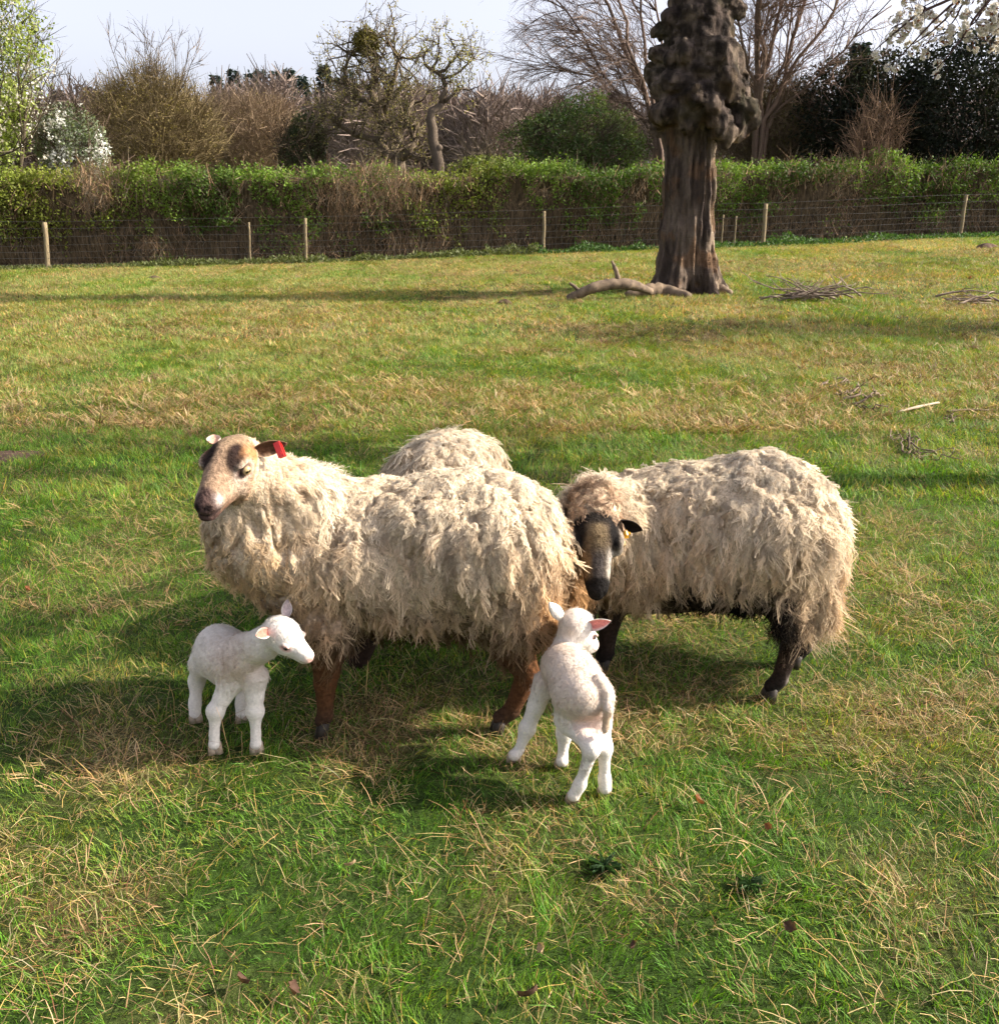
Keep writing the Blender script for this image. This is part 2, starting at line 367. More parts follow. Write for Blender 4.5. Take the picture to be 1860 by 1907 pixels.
def pts(n, y0, y1, bias=0.):
    t = rng.random(n*2); y = y0+(y1-y0)*t**(1+bias); x = rng.uniform(-1, 1, n*2)*(.55*(.95*y1+.5)+.5)
    k = np.abs(x) < .55*(.95*y+.5)+.5; x, y = x[k][:n], y[k][:n]; return x, y
def strew(name, sets, srcs, colf):
    Ps, Rr, Sc, Ix, Co = [], [], [], [], []
    for (n, y0, y1, bias, s0, s1, i0, i1, keep) in sets:
        x, y = pts(n, y0, y1, bias); dd = dryness(x, y); k = rng.random(len(x)) < keep(dd, x, y); x, y, dd = x[k], y[k], dd[k]; m_ = len(x)
        Ps.append(np.stack([x, y, hz(x, y)], 1)); Rr.append(np.stack([rng.normal(size=m_)*.12, rng.normal(size=m_)*.12, rng.uniform(0, 2*pi, m_)], 1))
        Sc.append(rng.uniform(s0, s1, m_)*(.8+.5*n2(x, y, 3.1, 77))); Ix.append(rng.integers(i0, i1, m_)); Co.append(colf(x, y, dd, m_))
    return scatter(name, *[np.concatenate(a) for a in (Ps, Rr, Sc, Ix, Co)], srcs)
def gcol(x, y, dd, n):
    a = n2(x, y, 1.4, 31, 3)[:, None]; b = n2(x, y, 7, 32, 2)[:, None]; far = sm(4.5, 10, y)[:, None]
    c = np.array([.075, .165, .018])*(1-a)+np.array([.115, .205, .026])*a
    c = c*(1-.35*dd[:, None])+np.array([.20, .20, .05])*.35*dd[:, None]
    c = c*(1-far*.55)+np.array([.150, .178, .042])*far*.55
    return c*(.72+.5*b)*rng.uniform(.75, 1.2, (n, 1))
def dcol(x, y, dd, n):
    t = rng.random((n, 1)); c = np.array([.60, .44, .22])*(1-t)+np.array([.40, .28, .13])*t
    g = (rng.random((n, 1)) < .15); c = np.where(g, np.array([.22, .11, .05]), c)
    far = sm(4.5, 10, y)[:, None]; c = c*(1-.25*far)
    return c*rng.uniform(.7, 1.25, (n, 1))
def gm_mat():
    m = bpy.data.materials.new('green_blade'); m.use_nodes = True; nt = m.node_tree; b = nt.nodes['Principled BSDF']; o = nt.nodes['Material Output']
    b.inputs['Roughness'].default_value = .55; b.inputs['Specular IOR Level'].default_value = .25
    pos = node(nt, 'ShaderNodeNewGeometry').outputs['Position']
    c = ramp(nt, nz(nt, 1.3, 4, pos), [(.30, (.065, .205, .012)), (.52, (.115, .26, .022)), (.70, (.20, .28, .05))])
    c = mixc(nt, 1.0, c, ramp(nt, nz(nt, 9, 4, pos), [(.25, (.6, .62, .6)), (.75, (1.3, 1.25, 1.2))]), 'MULTIPLY')
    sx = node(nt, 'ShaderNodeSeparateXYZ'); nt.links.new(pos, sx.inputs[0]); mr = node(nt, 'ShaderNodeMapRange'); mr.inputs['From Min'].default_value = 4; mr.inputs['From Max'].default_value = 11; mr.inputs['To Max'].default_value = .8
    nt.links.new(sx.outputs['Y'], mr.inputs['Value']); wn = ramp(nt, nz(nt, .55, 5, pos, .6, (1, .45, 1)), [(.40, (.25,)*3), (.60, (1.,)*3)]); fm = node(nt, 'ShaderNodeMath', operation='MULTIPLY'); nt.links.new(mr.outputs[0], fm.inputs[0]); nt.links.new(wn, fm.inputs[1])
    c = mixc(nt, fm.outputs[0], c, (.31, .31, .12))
    c = mixc(nt, 1.0, attr(nt, 'Col').outputs['Color'], c, 'MULTIPLY')
    nt.links.new(c, b.inputs['Base Color']); t = node(nt, 'ShaderNodeBsdfTranslucent'); nt.links.new(mixc(nt, 1.0, c, (1.3, 1.25, .5), 'MULTIPLY'), t.inputs[0])
    s = node(nt, 'ShaderNodeMixShader'); s.inputs[0].default_value = .38
    nt.links.new(b.outputs[0], s.inputs[1]); nt.links.new(t.outputs[0], s.inputs[2]); nt.links.new(s.outputs[0], o.inputs[0]); return m
M_green = gm_mat()
def tile(S_, n, h, w, seg, sd):
    x, y = rng.uniform(-S_/2, S_/2, (2, n*2)); q = np.stack([x, y, 0*x], 1); k = rng.random(n*2) < .50+1.0*sm(.3, .6, fbm(q, 14/S_*.4+4, sd, 2)); q = q[k][:n]; n = len(q)
    a = rng.uniform(0, 2*pi, n); cl = fbm(q, 5+2/S_, sd+3, 2); a = a*.5+cl*9; d = np.stack([np.cos(a), np.sin(a), 0*a], 1)
    H = (h[0]+(h[1]-h[0])*rng.random(n)**1.6*(.5+cl))[:, None, None]; le = (np.abs(rng.normal(size=n))*.55)[:, None, None]; le = np.minimum(le, 1.3); s = np.linspace(0, 1, seg)[None, :, None]; dr_ = rng.uniform(.1, .6, (n, 1, 1))
    pos = q[:, None]-[0, 0, .012]+H*(d[:, None]*(np.sin(le)*s+dr_*s*s)+np.array([0, 0, 1.])*np.maximum(np.cos(le)*s-.45*dr_*s*s, .05*s)); sd_ = np.stack([-d[:, 1], d[:, 0], 0*a], 1)[:, None]+rng.normal(size=(n, 1, 3))*.35
    wd = w*rng.uniform(.6, 1.3, (n, 1))*(1-.88*np.linspace(0, 1, seg)[None]**1.6); V_, Q = ribbons(pos, wd, nrm(sd_))
    c = rng.uniform(.6, 1.3, (n, 1, 1))*np.stack([rng.uniform(.85, 1.3, n), np.ones(n), rng.uniform(.7, 1.2, n)], 1)[:, None]*np.ones((1, seg, 1))
    dy = rng.random(n) < .10; c[dy] *= np.array([2.8, 1.35, 2.2])
    o = mesh('turf_source', V_, Q, M_green, None, True, {'Col': np.repeat(c, 2, 1).reshape(-1, 3)}); C.objects.unlink(o); return o
def lay(name, S_, y0, y1, srcs, zs=1.):
    P_, R_ = [], []
    for y in np.arange(y0, y1, S_):
        hw = .55*(.95*(y+S_)+.5)+S_*.6+.4; xx = np.arange(-math.ceil(hw/S_), math.ceil(hw/S_)+1)*S_
        for x in xx:
            e = S_*.4; gx = (float(hz(x+e, y))-float(hz(x-e, y)))/(2*e); gy = (float(hz(x, y+e))-float(hz(x, y-e)))/(2*e); P_.append([x, y, float(hz(x, y))])
            k_ = rng.integers(0, 4); Mx = Matrix.Rotation(math.atan(gy), 3, 'X') @ Matrix.Rotation(-math.atan(gx), 3, 'Y') @ Matrix.Rotation(k_*pi/2, 3, 'Z'); R_.append(tuple(Mx.to_euler()))
    n = len(P_); scatter(name, np.array(P_), np.array(R_), np.full(n, 1.), rng.integers(0, len(srcs), n), np.ones((n, 3)), srcs)
lay('grass', .4, 1.25, 4.85, [tile(.4, 4600, (.014, .050), .0026, 4, 60+i_) for i_ in range(6)])
lay('grass', .8, 5.05, 9.86, [tile(.8, 5200, (.022, .075), .0050, 3, 70+i_) for i_ in range(5)])
lay('grass', 1.6, 10.65, 29, [tile(1.6, 6500, (.03, .085), .0100, 3, 80+i_) for i_ in range(4)])
strew('dry_grass', [(11500, 1.2, 3.4, .0, .8, 1.35, 0, 7, lambda d, x, y: .16+.8*d), (13000, 3.2, 7.5, .35, 1.0, 1.5, 0, 7, lambda d, x, y: .12+.8*d), (30000, 6.2, 27, .45, .55, .95, 7, 10, lambda d, x, y: .10+.9*d)], dry+fard, dcol)
strew('straw_stalks', [(800, 1.2, 3.6, .0, .6, 1.25, 0, 8, lambda d, x, y: .14+.7*d), (2000, 3.4, 9, .4, .6, 1.2, 0, 8, lambda d, x, y: .1+.6*d)], stalk, dcol)
# ------------------------------------------------------------------ woody growth
def poly(p0, p1, n, wob, up=0.):
    s = np.linspace(0, 1, n)[:, None]; p = p0+(p1-p0)*s; w = np.cumsum(rng.normal(size=(n, 3))*wob, 0); w = w-s*w[-1]
    p = p+w; p[:, 2] += up*np.sin(s[:, 0]*pi); return p
class Tree:
    def __init__(s): s.b = Bag(); s.tw = []; s.tips = []
    def limb(s, p, r0, r1, k=6, col=(.12, .09, .07)): s.b.tube(p, np.linspace(r0, r1, len(p)), k, np.array(col)*rng.uniform(.8, 1.15)); return p
    def grow(s, p, d, L, r, lev, nch=5, spread=.6, up=.15, wob=.12, col=(.12, .09, .07), shrink=.62, minr=.004, seg=6, tw=8, twl=.5):
        d = nrm(d); pts_ = [p]; q = p.copy()
        for i in range(seg-1):
            d = nrm(d+rng.normal(size=3)*wob+np.array([0, 0, up*.25])); q = q+d*L/(seg-1); pts_.append(q)
        pts_ = np.array(pts_); s.limb(pts_, r, max(r*.45, minr), 5 if r < .04 else 7, col)
        s.tips.append(pts_[-1])
        if lev <= 0: s.spray(pts_, tw, twl, spread, up); return
        for c in range(nch):
            t = rng.uniform(.3, 1.0) if c else 1.; i = min(int(t*(seg-1)), seg-2); f = t*(seg-1)-i; a = pts_[i]*(1-f)+pts_[i+1]*f; dd = nrm(pts_[i+1]-pts_[i])
            nd = nrm(dd+rng.normal(size=3)*spread+np.array([0, 0, up]))
            s.grow(a, nd, L*shrink*rng.uniform(.7, 1.15), max(r*(.9-.45*t)*.62, minr), lev-1, nch, spread, up, wob, col, shrink, minr, max(4, seg-1), tw, twl)
    def spray(s, pl, n, L, spread, up, w=.008):
        t = rng.uniform(.1, 1, n)*(len(pl)-1); i = np.minimum(t.astype(int), len(pl)-2); f = (t-i)[:, None]
        s.tw.append(np.concatenate([pl[i]*(1-f)+pl[i+1]*f, nrm(nrm(pl[i+1]-pl[i])+rng.normal(size=(n, 3))*spread*1.1+np.array([0, 0, up])), np.full((n, 1), L)], 1))
    def twigs(s, w, col, cv=.3, droop=0.):
        a = np.concatenate(s.tw); return twig_ribbons(a[:, :3], a[:, 3:6], a[:, 6]*rng.uniform(.5, 1.3, len(a)), w, col, cv, droop)
def twig_ribbons(p, d, L, w, col, cv=.3, droop=0., seg=3):
    n = len(p); t = np.linspace(0, 1, seg)[None, :, None]; bend = rng.normal(size=(n, 1, 3))*.22+np.array([0, 0, -droop])
    pos = p[:, None]+L[:, None, None]*(d[:, None]*t+bend*t*t)
    wd = w*rng.uniform(.6, 1.3, (n, 1))*(1-.7*np.linspace(0, 1, seg)[None]); V_, Q = ribbons(pos, wd, nrm(np.cross(d, [0, 1., 0])+rng.normal(size=(n, 3))*.3)[:, None])
    c = np.array(col)[None] if np.ndim(col) == 1 else col
    c = np.repeat(c*rng.uniform(1-cv, 1+cv, (n, 1)), seg*2, 0); return V_, Q, c
def part(name, VQ, m, root, loc):
    o = mesh(name, VQ[0], VQ[1], m, None, True, {'Col': VQ[2]}, loc); o.location = (0, 0, 0); o.parent = root; return o
def bagpart(name, b, m, root, loc):
    o = b.build(name, m, None, loc); o.location = (0, 0, 0); o.parent = root; return o
def blob_points(n, c, r, seed=0, f=1.2, hollow=.45, cut=.42):
    """points through an uneven crown: ellipsoid with clumps and gaps"""
    out = []; tot = 0; c = np.asarray(c); r = np.asarray(r)
    while tot < n:
        u = nrm(rng.normal(size=(n*3, 3))); k = rng.random(len(u))**(1/3.)*(1-hollow)+hollow*rng.random(len(u))**.3
        rr = 1+.45*(fbm(u*r.mean()*.8, f, seed, 3)-.5)*2; p = c+u*r*(k*rr)[:, None]
        keep = (fbm(p, f*1.6, seed+5, 3) > cut); p = p[keep]; out.append(p); tot += len(p)
    return np.concatenate(out)[:n]
def leafset(p, size, cols, seed=0, up=.4, asp=.6):
    n = len(p); d = rdir(n, -.1); nr = rdir(n, up); t = fbm(p, 1.3, seed+2, 3)[:, None]; c0, c1 = np.array(cols[0]), np.array(cols[1]); t = sm(.35, .65, t)
    c = (c0*(1-t)+c1*t)*rng.uniform(.7, 1.3, (n, 1)); V_, Q = leaves(p, d, size*rng.uniform(.6, 1.3, n), nr, asp); return V_, Q, np.repeat(c, 4, 0)
def base_of(px, Y):
    q = P(px, 300, Y); return np.array([q[0], Y, float(hz(q[0], Y))])
def top_z(px, py, Y): return P(px, py, Y)[2]
def pxw(w, Y): return w*Y/FPX          # width in metres of w photo pixels far away

# ------------------------------------------------------------------ sky line: conifers and the bare wood far behind
CONL = ['small lone conifer leftmost on the skyline above the white blossoming bush', 'dark conifer second from the left on the skyline, beside the broad bush', 'conifer half hidden behind the left flank of the broad brown bush', 'first conifer right of the broad brown bush on the skyline',
        'second conifer right of the broad brown bush, wide and dark', 'third conifer right of the broad brown bush on the skyline', 'narrow conifer fourth right of the broad brown bush', 'slim pointed conifer fifth right of the broad brown bush', 'wide conifer sixth right of the broad brown bush, tall topped',
        'low conifer just left of the tall one beside the gnarled tree', 'tallest skyline conifer directly left of the gnarled tree', 'lower conifer hidden behind the left crown of the gnarled tree', 'dark conifer top poking out between burred trunk and black evergreens', 'conifer farthest right in the skyline row, behind the gnarled tree crown']
k = 0
for (px, py, w, Y) in [(125, 178, 26, 95), (180, 172, 40, 96), (200, 182, 34, 92), (415, 150, 34, 98), (447, 138, 44, 100), (478, 145, 40, 96), (497, 140, 34, 99), (522, 142, 26, 102), (548, 137, 42, 97), (572, 150, 40, 94), (612, 130, 46, 95), (640, 152, 36, 98), (1580, 90, 50, 60), (655, 140, 30, 101)]:
    b = base_of(px, Y); H = top_z(px, py-10, Y)-b[2]; Wd = pxw(w, Y)
    n = 1500; h = rng.random(n)**.8; a = rng.uniform(0, 2*pi, n); tier = .75+.25*np.cos(h*H*5.5)
    rad = (1-h)**.8*Wd*.62*tier*rng.uniform(.3, 1.15, n)+.1
    p = b+np.stack([rad*np.cos(a), rad*np.sin(a), h*H], 1); d = np.stack([np.cos(a), np.sin(a), -.35+0*a], 1)
    V_, Q = leaves(p, nrm(d+rng.normal(size=(n, 3))*.3), 1.0*rng.uniform(.6, 1.3, n)*(1-.5*h), rdir(n, .8), .45)
    rt = empty('conifer', b); tag(rt, CONL[k], 'conifer', 'far conifers on the skyline'); k += 1
    part('crown', (V_, Q, np.repeat(np.array([[.028, .045, .038]])*rng.uniform(.7, 1.3, (n, 1)), 4, 0)), M_leafdull, rt, b)
    g = Bag(); g.tube([b-[0, 0, .2], b+[0, 0, H*.95]], [.25, .04], 6, (.08, .06, .05)); bagpart('trunk', g, M_twig, rt, b)
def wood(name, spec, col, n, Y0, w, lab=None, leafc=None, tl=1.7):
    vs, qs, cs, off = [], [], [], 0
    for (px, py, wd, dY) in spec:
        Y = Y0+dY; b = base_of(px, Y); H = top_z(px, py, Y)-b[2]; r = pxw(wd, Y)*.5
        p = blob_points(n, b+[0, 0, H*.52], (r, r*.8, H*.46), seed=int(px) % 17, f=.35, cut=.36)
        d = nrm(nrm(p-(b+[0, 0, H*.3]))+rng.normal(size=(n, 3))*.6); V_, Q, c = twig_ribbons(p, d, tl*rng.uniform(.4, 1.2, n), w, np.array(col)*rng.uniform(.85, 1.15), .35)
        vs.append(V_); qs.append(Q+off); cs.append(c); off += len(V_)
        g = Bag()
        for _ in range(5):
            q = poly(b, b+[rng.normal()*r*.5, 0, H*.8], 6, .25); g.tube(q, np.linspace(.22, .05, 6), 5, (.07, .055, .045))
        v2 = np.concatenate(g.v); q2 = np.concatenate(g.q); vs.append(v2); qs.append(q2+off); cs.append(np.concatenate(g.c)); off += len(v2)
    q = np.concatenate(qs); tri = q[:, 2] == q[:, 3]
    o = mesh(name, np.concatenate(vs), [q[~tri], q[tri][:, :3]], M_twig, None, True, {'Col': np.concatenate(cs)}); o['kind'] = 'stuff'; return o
wood('distant_wood', [(30, 165, 160, 0), (110, 170, 150, 3), (170, 160, 130, 2), (240, 175, 150, 4), (330, 165, 150, 2), (430, 160, 140, 6), (520, 155, 130, 3), (600, 170, 130, 5), (690, 165, 150, 0), (760, 170, 120, 2), (800, 175, 110, 4), (850, 182, 100, 3), (905, 178, 110, 1), (965, 168, 110, 8), (1020, 175, 120, 10), (1110, 185, 160, 9), (1250, 180, 180, 5), (1450, 175, 220, 6), (1650, 170, 240, 5), (1850, 150, 240, 5), (-60, 170, 160, 2)], (.25, .19, .155), 2700, 74, .11)  # twig brown lightened: distance haze is put into this colour

# ------------------------------------------------------------------ trees behind the hedge, left to right
def leafy_tree(name, label, cat, px, ybot, ytop, wpx, Y, nl, size, cols, ntw=1500, twc=(.10, .075, .05), blossom=None, seed=0, f=1.1, cut=.42, group=None, asp=.6, mtl=None, hollow=.45, tl=.6):
    b = base_of(px, Y); z0, z1 = top_z(px, ybot, Y), top_z(px, ytop, Y); r = pxw(wpx, Y)*.5; c = np.array([b[0], Y, (z0+z1)/2]); rz = (z1-z0)/2
    rt = empty(name, b); tag(rt, label, cat, group)
    T = Tree()
    for _ in range(5):
        T.grow(b, np.array([rng.normal()*.25*r/rz, rng.normal()*.2, 1.]), (c[2]+rz*.05-b[2])*.8, .08, 2, 5, .55, .1, .10, twc, .5, .008, 6, 4, .5)
    bagpart('trunk', T.b, M_twig, rt, b)
    if ntw:
        p = blob_points(ntw, c, (r*.95, r*.7, rz*.95), seed+3, f, .3, .40); d = nrm(nrm(p-np.array([c[0], Y, b[2]+rz*.4]))+rng.normal(size=(ntw, 3))*.75)
        part('twigs', twig_ribbons(p, d, tl*rng.uniform(.5, 1.3, ntw), .016, twc, .35), M_twig, rt, b)
    if nl:
        p = blob_points(nl, c, (r, r*.75, rz), seed, f, hollow, cut); part('crown', leafset(p, size, cols, seed, asp=asp), mtl or M_leaf, rt, b)
    if blossom:
        nb, sz, bc = blossom; p = blob_points(nb, c, (r*1.02, r*.8, rz*1.02), seed+1, f, .7, .46)
        p = np.repeat(p, 4, 0)+rng.normal(size=(nb*4, 3))*sz*.5; part('blossom', leafset(p, sz, bc, seed, .5, .8), M_petal, rt, b)
    return rt
leafy_tree('orchard_tree', 'tall tree with fresh pale green leaves and cream blossom at the left edge', 'tree', -22, 345, -90, 270, 26.5, 15000, .10, [(.20, .25, .05), (.30, .34, .10)], 1600, (.10, .08, .05), (700, .075, [(.62, .58, .45), (.72, .68, .6)]), 1, .9, .40)
leafy_tree('blossom_bush', 'white blossoming bush with grey green leaves above the hedge at left', 'bush', 135, 350, 195, 130, 28, 6000, .085, [(.14, .17, .10), (.22, .25, .16)], 700, (.12, .08, .06), (900, .075, [(.66, .66, .58), (.8, .8, .74)]), 2, 1.2, .42)
leafy_tree('bare_bush', 'broad olive brown twiggy bush with thin shoots rising above it', 'bush', 295, 350, 120, 250, 32, 8000, .06, [(.20, .155, .055), (.27, .21, .08)], 9500, (.20, .15, .075), None, 3, 1.2, .40, tl=.6)
leafy_tree('bare_tree', 'brown bare tree of fine twigs between the broad bush and the gnarled tree', 'tree', 470, 350, 178, 200, 38, 3500, .06, [(.24, .18, .08), (.30, .22, .11)], 9500, (.26, .185, .115), None, 4, 1.2, .40, tl=.65)
leafy_tree('ivy_bush', 'dark ivy covered stump behind the hedge left of the gnarled tree', 'bush', 565, 350, 205, 90, 31, 5500, .08, [(.035, .055, .02), (.07, .08, .035)], 700, (.08, .06, .04), None, 5, 1.3, .42)
leafy_tree('green_bush', 'round dark green bush standing left of the great burred trunk', 'bush', 1075, 350, 180, 270, 30, 15000, .09, [(.045, .075, .022), (.10, .13, .04)], 1600, (.08, .06, .04), None, 6, .9, .42)
leafy_tree('green_bush', 'small yellow green bush just above the hedge below the bare wood', 'bush', 898, 345, 283, 110, 27, 4200, .07, [(.11, .15, .03), (.19, .22, .05)], 300, (.1, .08, .05), None, 7, 1.4, .40)
leafy_tree('olive_bush', 'olive leaved twiggy bush right of the burred trunk', 'bush', 1415, 350, 140, 200, 30, 4500, .07, [(.07, .06, .025), (.12, .10, .04)], 7500, (.15, .11, .065), None, 8, .9, .38)
leafy_tree('yew_tree', 'very dark evergreen with a pointed top behind the right hand hedge', 'tree', 1600, 370, 75, 240, 29, 17000, .11, [(.010, .016, .009), (.024, .028, .014)], 900, (.05, .035, .025), None, 9, .8, .24, asp=.6, mtl=M_leafdull)
leafy_tree('yew_tree', 'broad black green evergreen behind the blossom at the right edge', 'tree', 1790, 370, 45, 290, 28, 22000, .11, [(.010, .015, .009), (.022, .026, .014)], 900, (.05, .035, .025), None, 10, .8, .22, asp=.6, mtl=M_leafdull)
leafy_tree('dead_bush', 'pale thin dead shrub in front of the dark evergreens', 'bush', 1625, 350, 175, 90, 26.5, 0, .05, None, 700, (.17, .11, .07), None, 11, 1.2, .3)
# shoots above the broad bush
def bare(name, label, cat, base, fn, twc, tww, droop=0., leafc=None, nleaf=0):
    rt = empty(name, base); tag(rt, label, cat); T = Tree(); fn(T); bagpart('trunk', T.b, M_twig, rt, base)
    part('twigs', T.twigs(tww, twc, .3, droop), M_twig, rt, base)['kind'] = 'stuff'
    if nleaf:
        a = np.concatenate(T.tw); i = rng.integers(0, len(a), nleaf); p = a[i, :3]+a[i, 3:6]*a[i, 6:7]*rng.random((nleaf, 1))+rng.normal(size=(nleaf, 3))*.06
        part('leaves', leafset(p, .07, leafc, 3), M_leaf, rt, base)
    return rt
def f_shoots(T):
    for _ in range(11):
        px = rng.uniform(235, 340); T.grow(P(px, 170, 31.5), np.array([(px-290)/60, rng.normal()*.3, 1.3]), rng.uniform(.6, 1.5), .016, 1, 4, .5, .1, .1, (.12, .09, .06), .5, .006, 5, 5, .4)
bare('bare_tree', 'thin bare tree whose shoots rise highest over the broad brown bush', 'tree', base_of(290, 31.8), lambda T: (T.limb(poly(base_of(290, 31.8), P(285, 170, 31.5), 7, .06), .09, .04), f_shoots(T)), (.19, .14, .09), .014)
GC = (.15, .115, .08)
def f_gnarl(T):
    Y = 30.5; q = lambda *a: np.array([P(x, y, Y+dy) for x, y, dy in a])
    T.limb(np.concatenate([[base_of(742, Y)], q((742, 318, 0), (741, 298, 0))]), .26, .20, 8, GC)
    for pl, r0, r1 in ((q((741, 298, 0), (722, 288, .1), (708, 262, .2), (712, 232, .2), (703, 200, 0), (690, 168, 0), (700, 135, -.1), (704, 108, 0), (690, 80, 0)), .19, .05),
                       (q((741, 298, 0), (757, 286, -.2), (768, 268, -.3), (772, 232, -.3), (758, 215, 0), (770, 190, .3)), .15, .05),
                       (q((708, 262, .2), (660, 250, .4), (632, 232, .3), (605, 212, .1), (588, 198, 0)), .10, .04),
                       (q((712, 232, .2), (725, 180, .4), (733, 150, .2), (742, 110, 0), (730, 85, .2)), .10, .03),
                       (q((703, 200, 0), (672, 185, .3), (650, 160, .3), (640, 130, .2), (655, 100, 0)), .09, .03)):
        T.limb(pl, r0, r1, 7, GC)
        for k_ in range(len(pl)*5):
            i = rng.integers(1, len(pl)); T.grow(pl[i]+rng.normal(size=3)*.05, nrm(rng.normal(size=3)+[0, 0, .5]), rng.uniform(.5, 1.3), .030, 1, 4, .9, .1, .28, GC, .55, .008, 5, 4, .30)
bare('gnarled_tree', 'old gnarled tree with crooked lichen grey limbs and a clump of mistletoe at its top', 'tree', base_of(742, 30.5), f_gnarl, (.19, .16, .085), .015, 0, [(.22, .19, .07), (.32, .27, .11)], 3600)
o = empty('mistletoe', P(683, 90, 30.4)); tag(o, 'olive ball of mistletoe near the top of the gnarled tree', 'mistletoe'); pb = P(683, 78, 30.4)
p = blob_points(2600, pb, (.36, .34, .33), 3, 3, .4, .3); part('leaves', leafset(p, .085, [(.13, .11, .03), (.20, .165, .045)], 2), M_leaf, o, P(683, 90, 30.4))
n_ = 160; p = np.tile(pb, (n_, 1)); part('stems', twig_ribbons(p, rdir(n_), np.full(n_, .36), .015, (.14, .12, .05)), M_twig, o, P(683, 90, 30.4))
def f_twist(T):
    Y = 29.5; q = lambda *a: np.array([P(x, y, Y+dy) for x, y, dy in a]); c = (.15, .115, .085)
    T.limb(np.concatenate([[base_of(817, Y)], q((817, 305, 0), (812, 282, 0), (806, 262, 0), (806, 240, 0), (801, 222, 0), (804, 207, 0), (818, 201, .1), (824, 193, .1))]), .17, .11, 8, c)
    T.limb(q((812, 282, 0), (821, 272, -.1)), .10, .08, 6, c)
    M1 = q((824, 193, .1), (822, 182, 0), (829, 170, 0), (830, 158, 0), (824, 146, .1), (816, 136, .1), (803, 130, 0), (791, 120, -.1), (789, 104, 0), (797, 92, 0)); M2 = q((824, 193, .1), (838, 181, 0), (848, 170, .1), (860, 166, .1), (874, 168, 0))
    M3 = q((816, 136, .1), (830, 130, 0), (838, 118, .1), (850, 105, 0), (846, 88, .1), (838, 72, 0)); M4 = q((824, 146, .1), (842, 142, 0), (858, 132, .1), (872, 118, 0), (880, 105, 0)); M5 = q((803, 130, 0), (812, 116, .1), (818, 98, 0), (816, 82, 0))
    for pl, r0, r1 in ((M1, .10, .03), (M2, .06, .02), (M3, .055, .02), (M4, .045, .015), (M5, .045, .02)):
        T.limb(pl, r0, r1, 6, c)
        for k_ in range(len(pl)*2):
            i = rng.integers(3, len(pl)); T.grow(pl[i], nrm(rng.normal(size=3)+[0, 0, .3]), rng.uniform(.3, .65), .016, 1, 3, .8, .1, .35, c, .55, .007, 5, 3, .20)
bare('twisted_tree', 'slender twisted tree with an S shaped stem and small round crown against the sky', 'tree', base_of(817, 29.5), f_twist, (.19, .15, .10), .012, 0, [(.26, .23, .08), (.38, .33, .13)], 1300)
def f_left(T):
    Y = 33; b = base_of(1238, Y); c = (.15, .105, .08)
    for tx, ty, r in ((1085, -60, .12), (1010, -40, .07), (1140, -90, .10), (1060, 40, .05), (1180, -120, .09), (1030, 110, .04), (1210, -60, .08)):
        pl = poly(P(1225, 285, Y), P(tx, ty, Y+rng.normal()*.8), 10, .10, .15); T.limb(np.concatenate([[b], pl]), r, r*.25, 6, c)
        for k_ in range(24):
            i = rng.integers(2, 9); T.grow(pl[i], nrm(nrm(pl[i+1]-pl[i])*.8+np.array([-.75, rng.normal()*.5, .05+rng.normal()*.45])), rng.uniform(.9, 1.9), .018, 1, 5, .38, -.02, .14, c, .55, .004, 6, 8, .55)
bare('bare_tree', 'tall bare tree sweeping fine arching branches left from behind the burred trunk', 'tree', base_of(1238, 33), f_left, (.22, .155, .12), .010, .12)
def f_right(T):
    Y = 29; b = base_of(1412, Y); c = (.17, .115, .08)
    for tx, ty, r in ((1350, -120, .06), (1385, -160, .08), (1420, -190, .11), (1470, -170, .08), (1530, -140, .08), (1600, -90, .07), (1660, 10, .05), (1340, 0, .04), (1495, -40, .05), (1440, -60, .05)):
        s0 = P(1412+(tx-1412)*.06, 235, Y); pl = poly(s0, P(tx, ty, Y+rng.normal()*.8), 10, .09, .0); T.limb(np.concatenate([[b], pl]), r, r*.3, 6, c)
        for k_ in range(15):
            i = rng.integers(2, 9); T.grow(pl[i], nrm(nrm(pl[i+1]-pl[i])+rng.normal(size=3)*.55+[.1, 0, .1]), rng.uniform(.8, 1.8), .018, 1, 4, .45, .02, .14, c, .55, .004, 6, 7, .5)
bare('bare_tree', 'bare tree of reddish fanned branches against the sky right of the burred trunk', 'tree', base_of(1412, 29), f_right, (.24, .155, .115), .010, .05)

# ------------------------------------------------------------------ hedge, fence and the growth at their foot
HL = np.array([(-420, 512, 20.9, 322), (85, 500, 22.0, 322), (570, 490, 22.8, 320), (1012, 472, 23.7, 315), (1420, 457, 24.5, 303), (1787, 441, 25.3, 295), (2250, 432, 26.2, 290)], float)
HW = np.array([P(a, b, c) for a, b, c, _ in HL]); HT = np.array([P(a, d, c+.9)[2] for a, b, c, d in HL])
def along(px):                         # point of the fence line seen at column px, ground height and hedge top
    x = np.interp(px, HL[:, 0], HW[:, 0]); y = np.interp(px, HL[:, 0], HW[:, 1]); return x, y, hz(x, y), np.interp(px, HL[:, 0], HT)
def brownish(px, hn):
    b = np.exp(-((px-172)/45)**2)*sm(.45, .7, hn)+np.exp(-((px-690)/110)**2)*sm(.3, .6, hn)*.72+.5*np.exp(-((px-1290)/50)**2)+.35*np.exp(-((px-1560)/60)**2)
    return np.clip(b+.66*(1-sm(.14, .40, hn+.22*(n2(px*.012, px*0, 1., 41)-.5))), 0, 1)
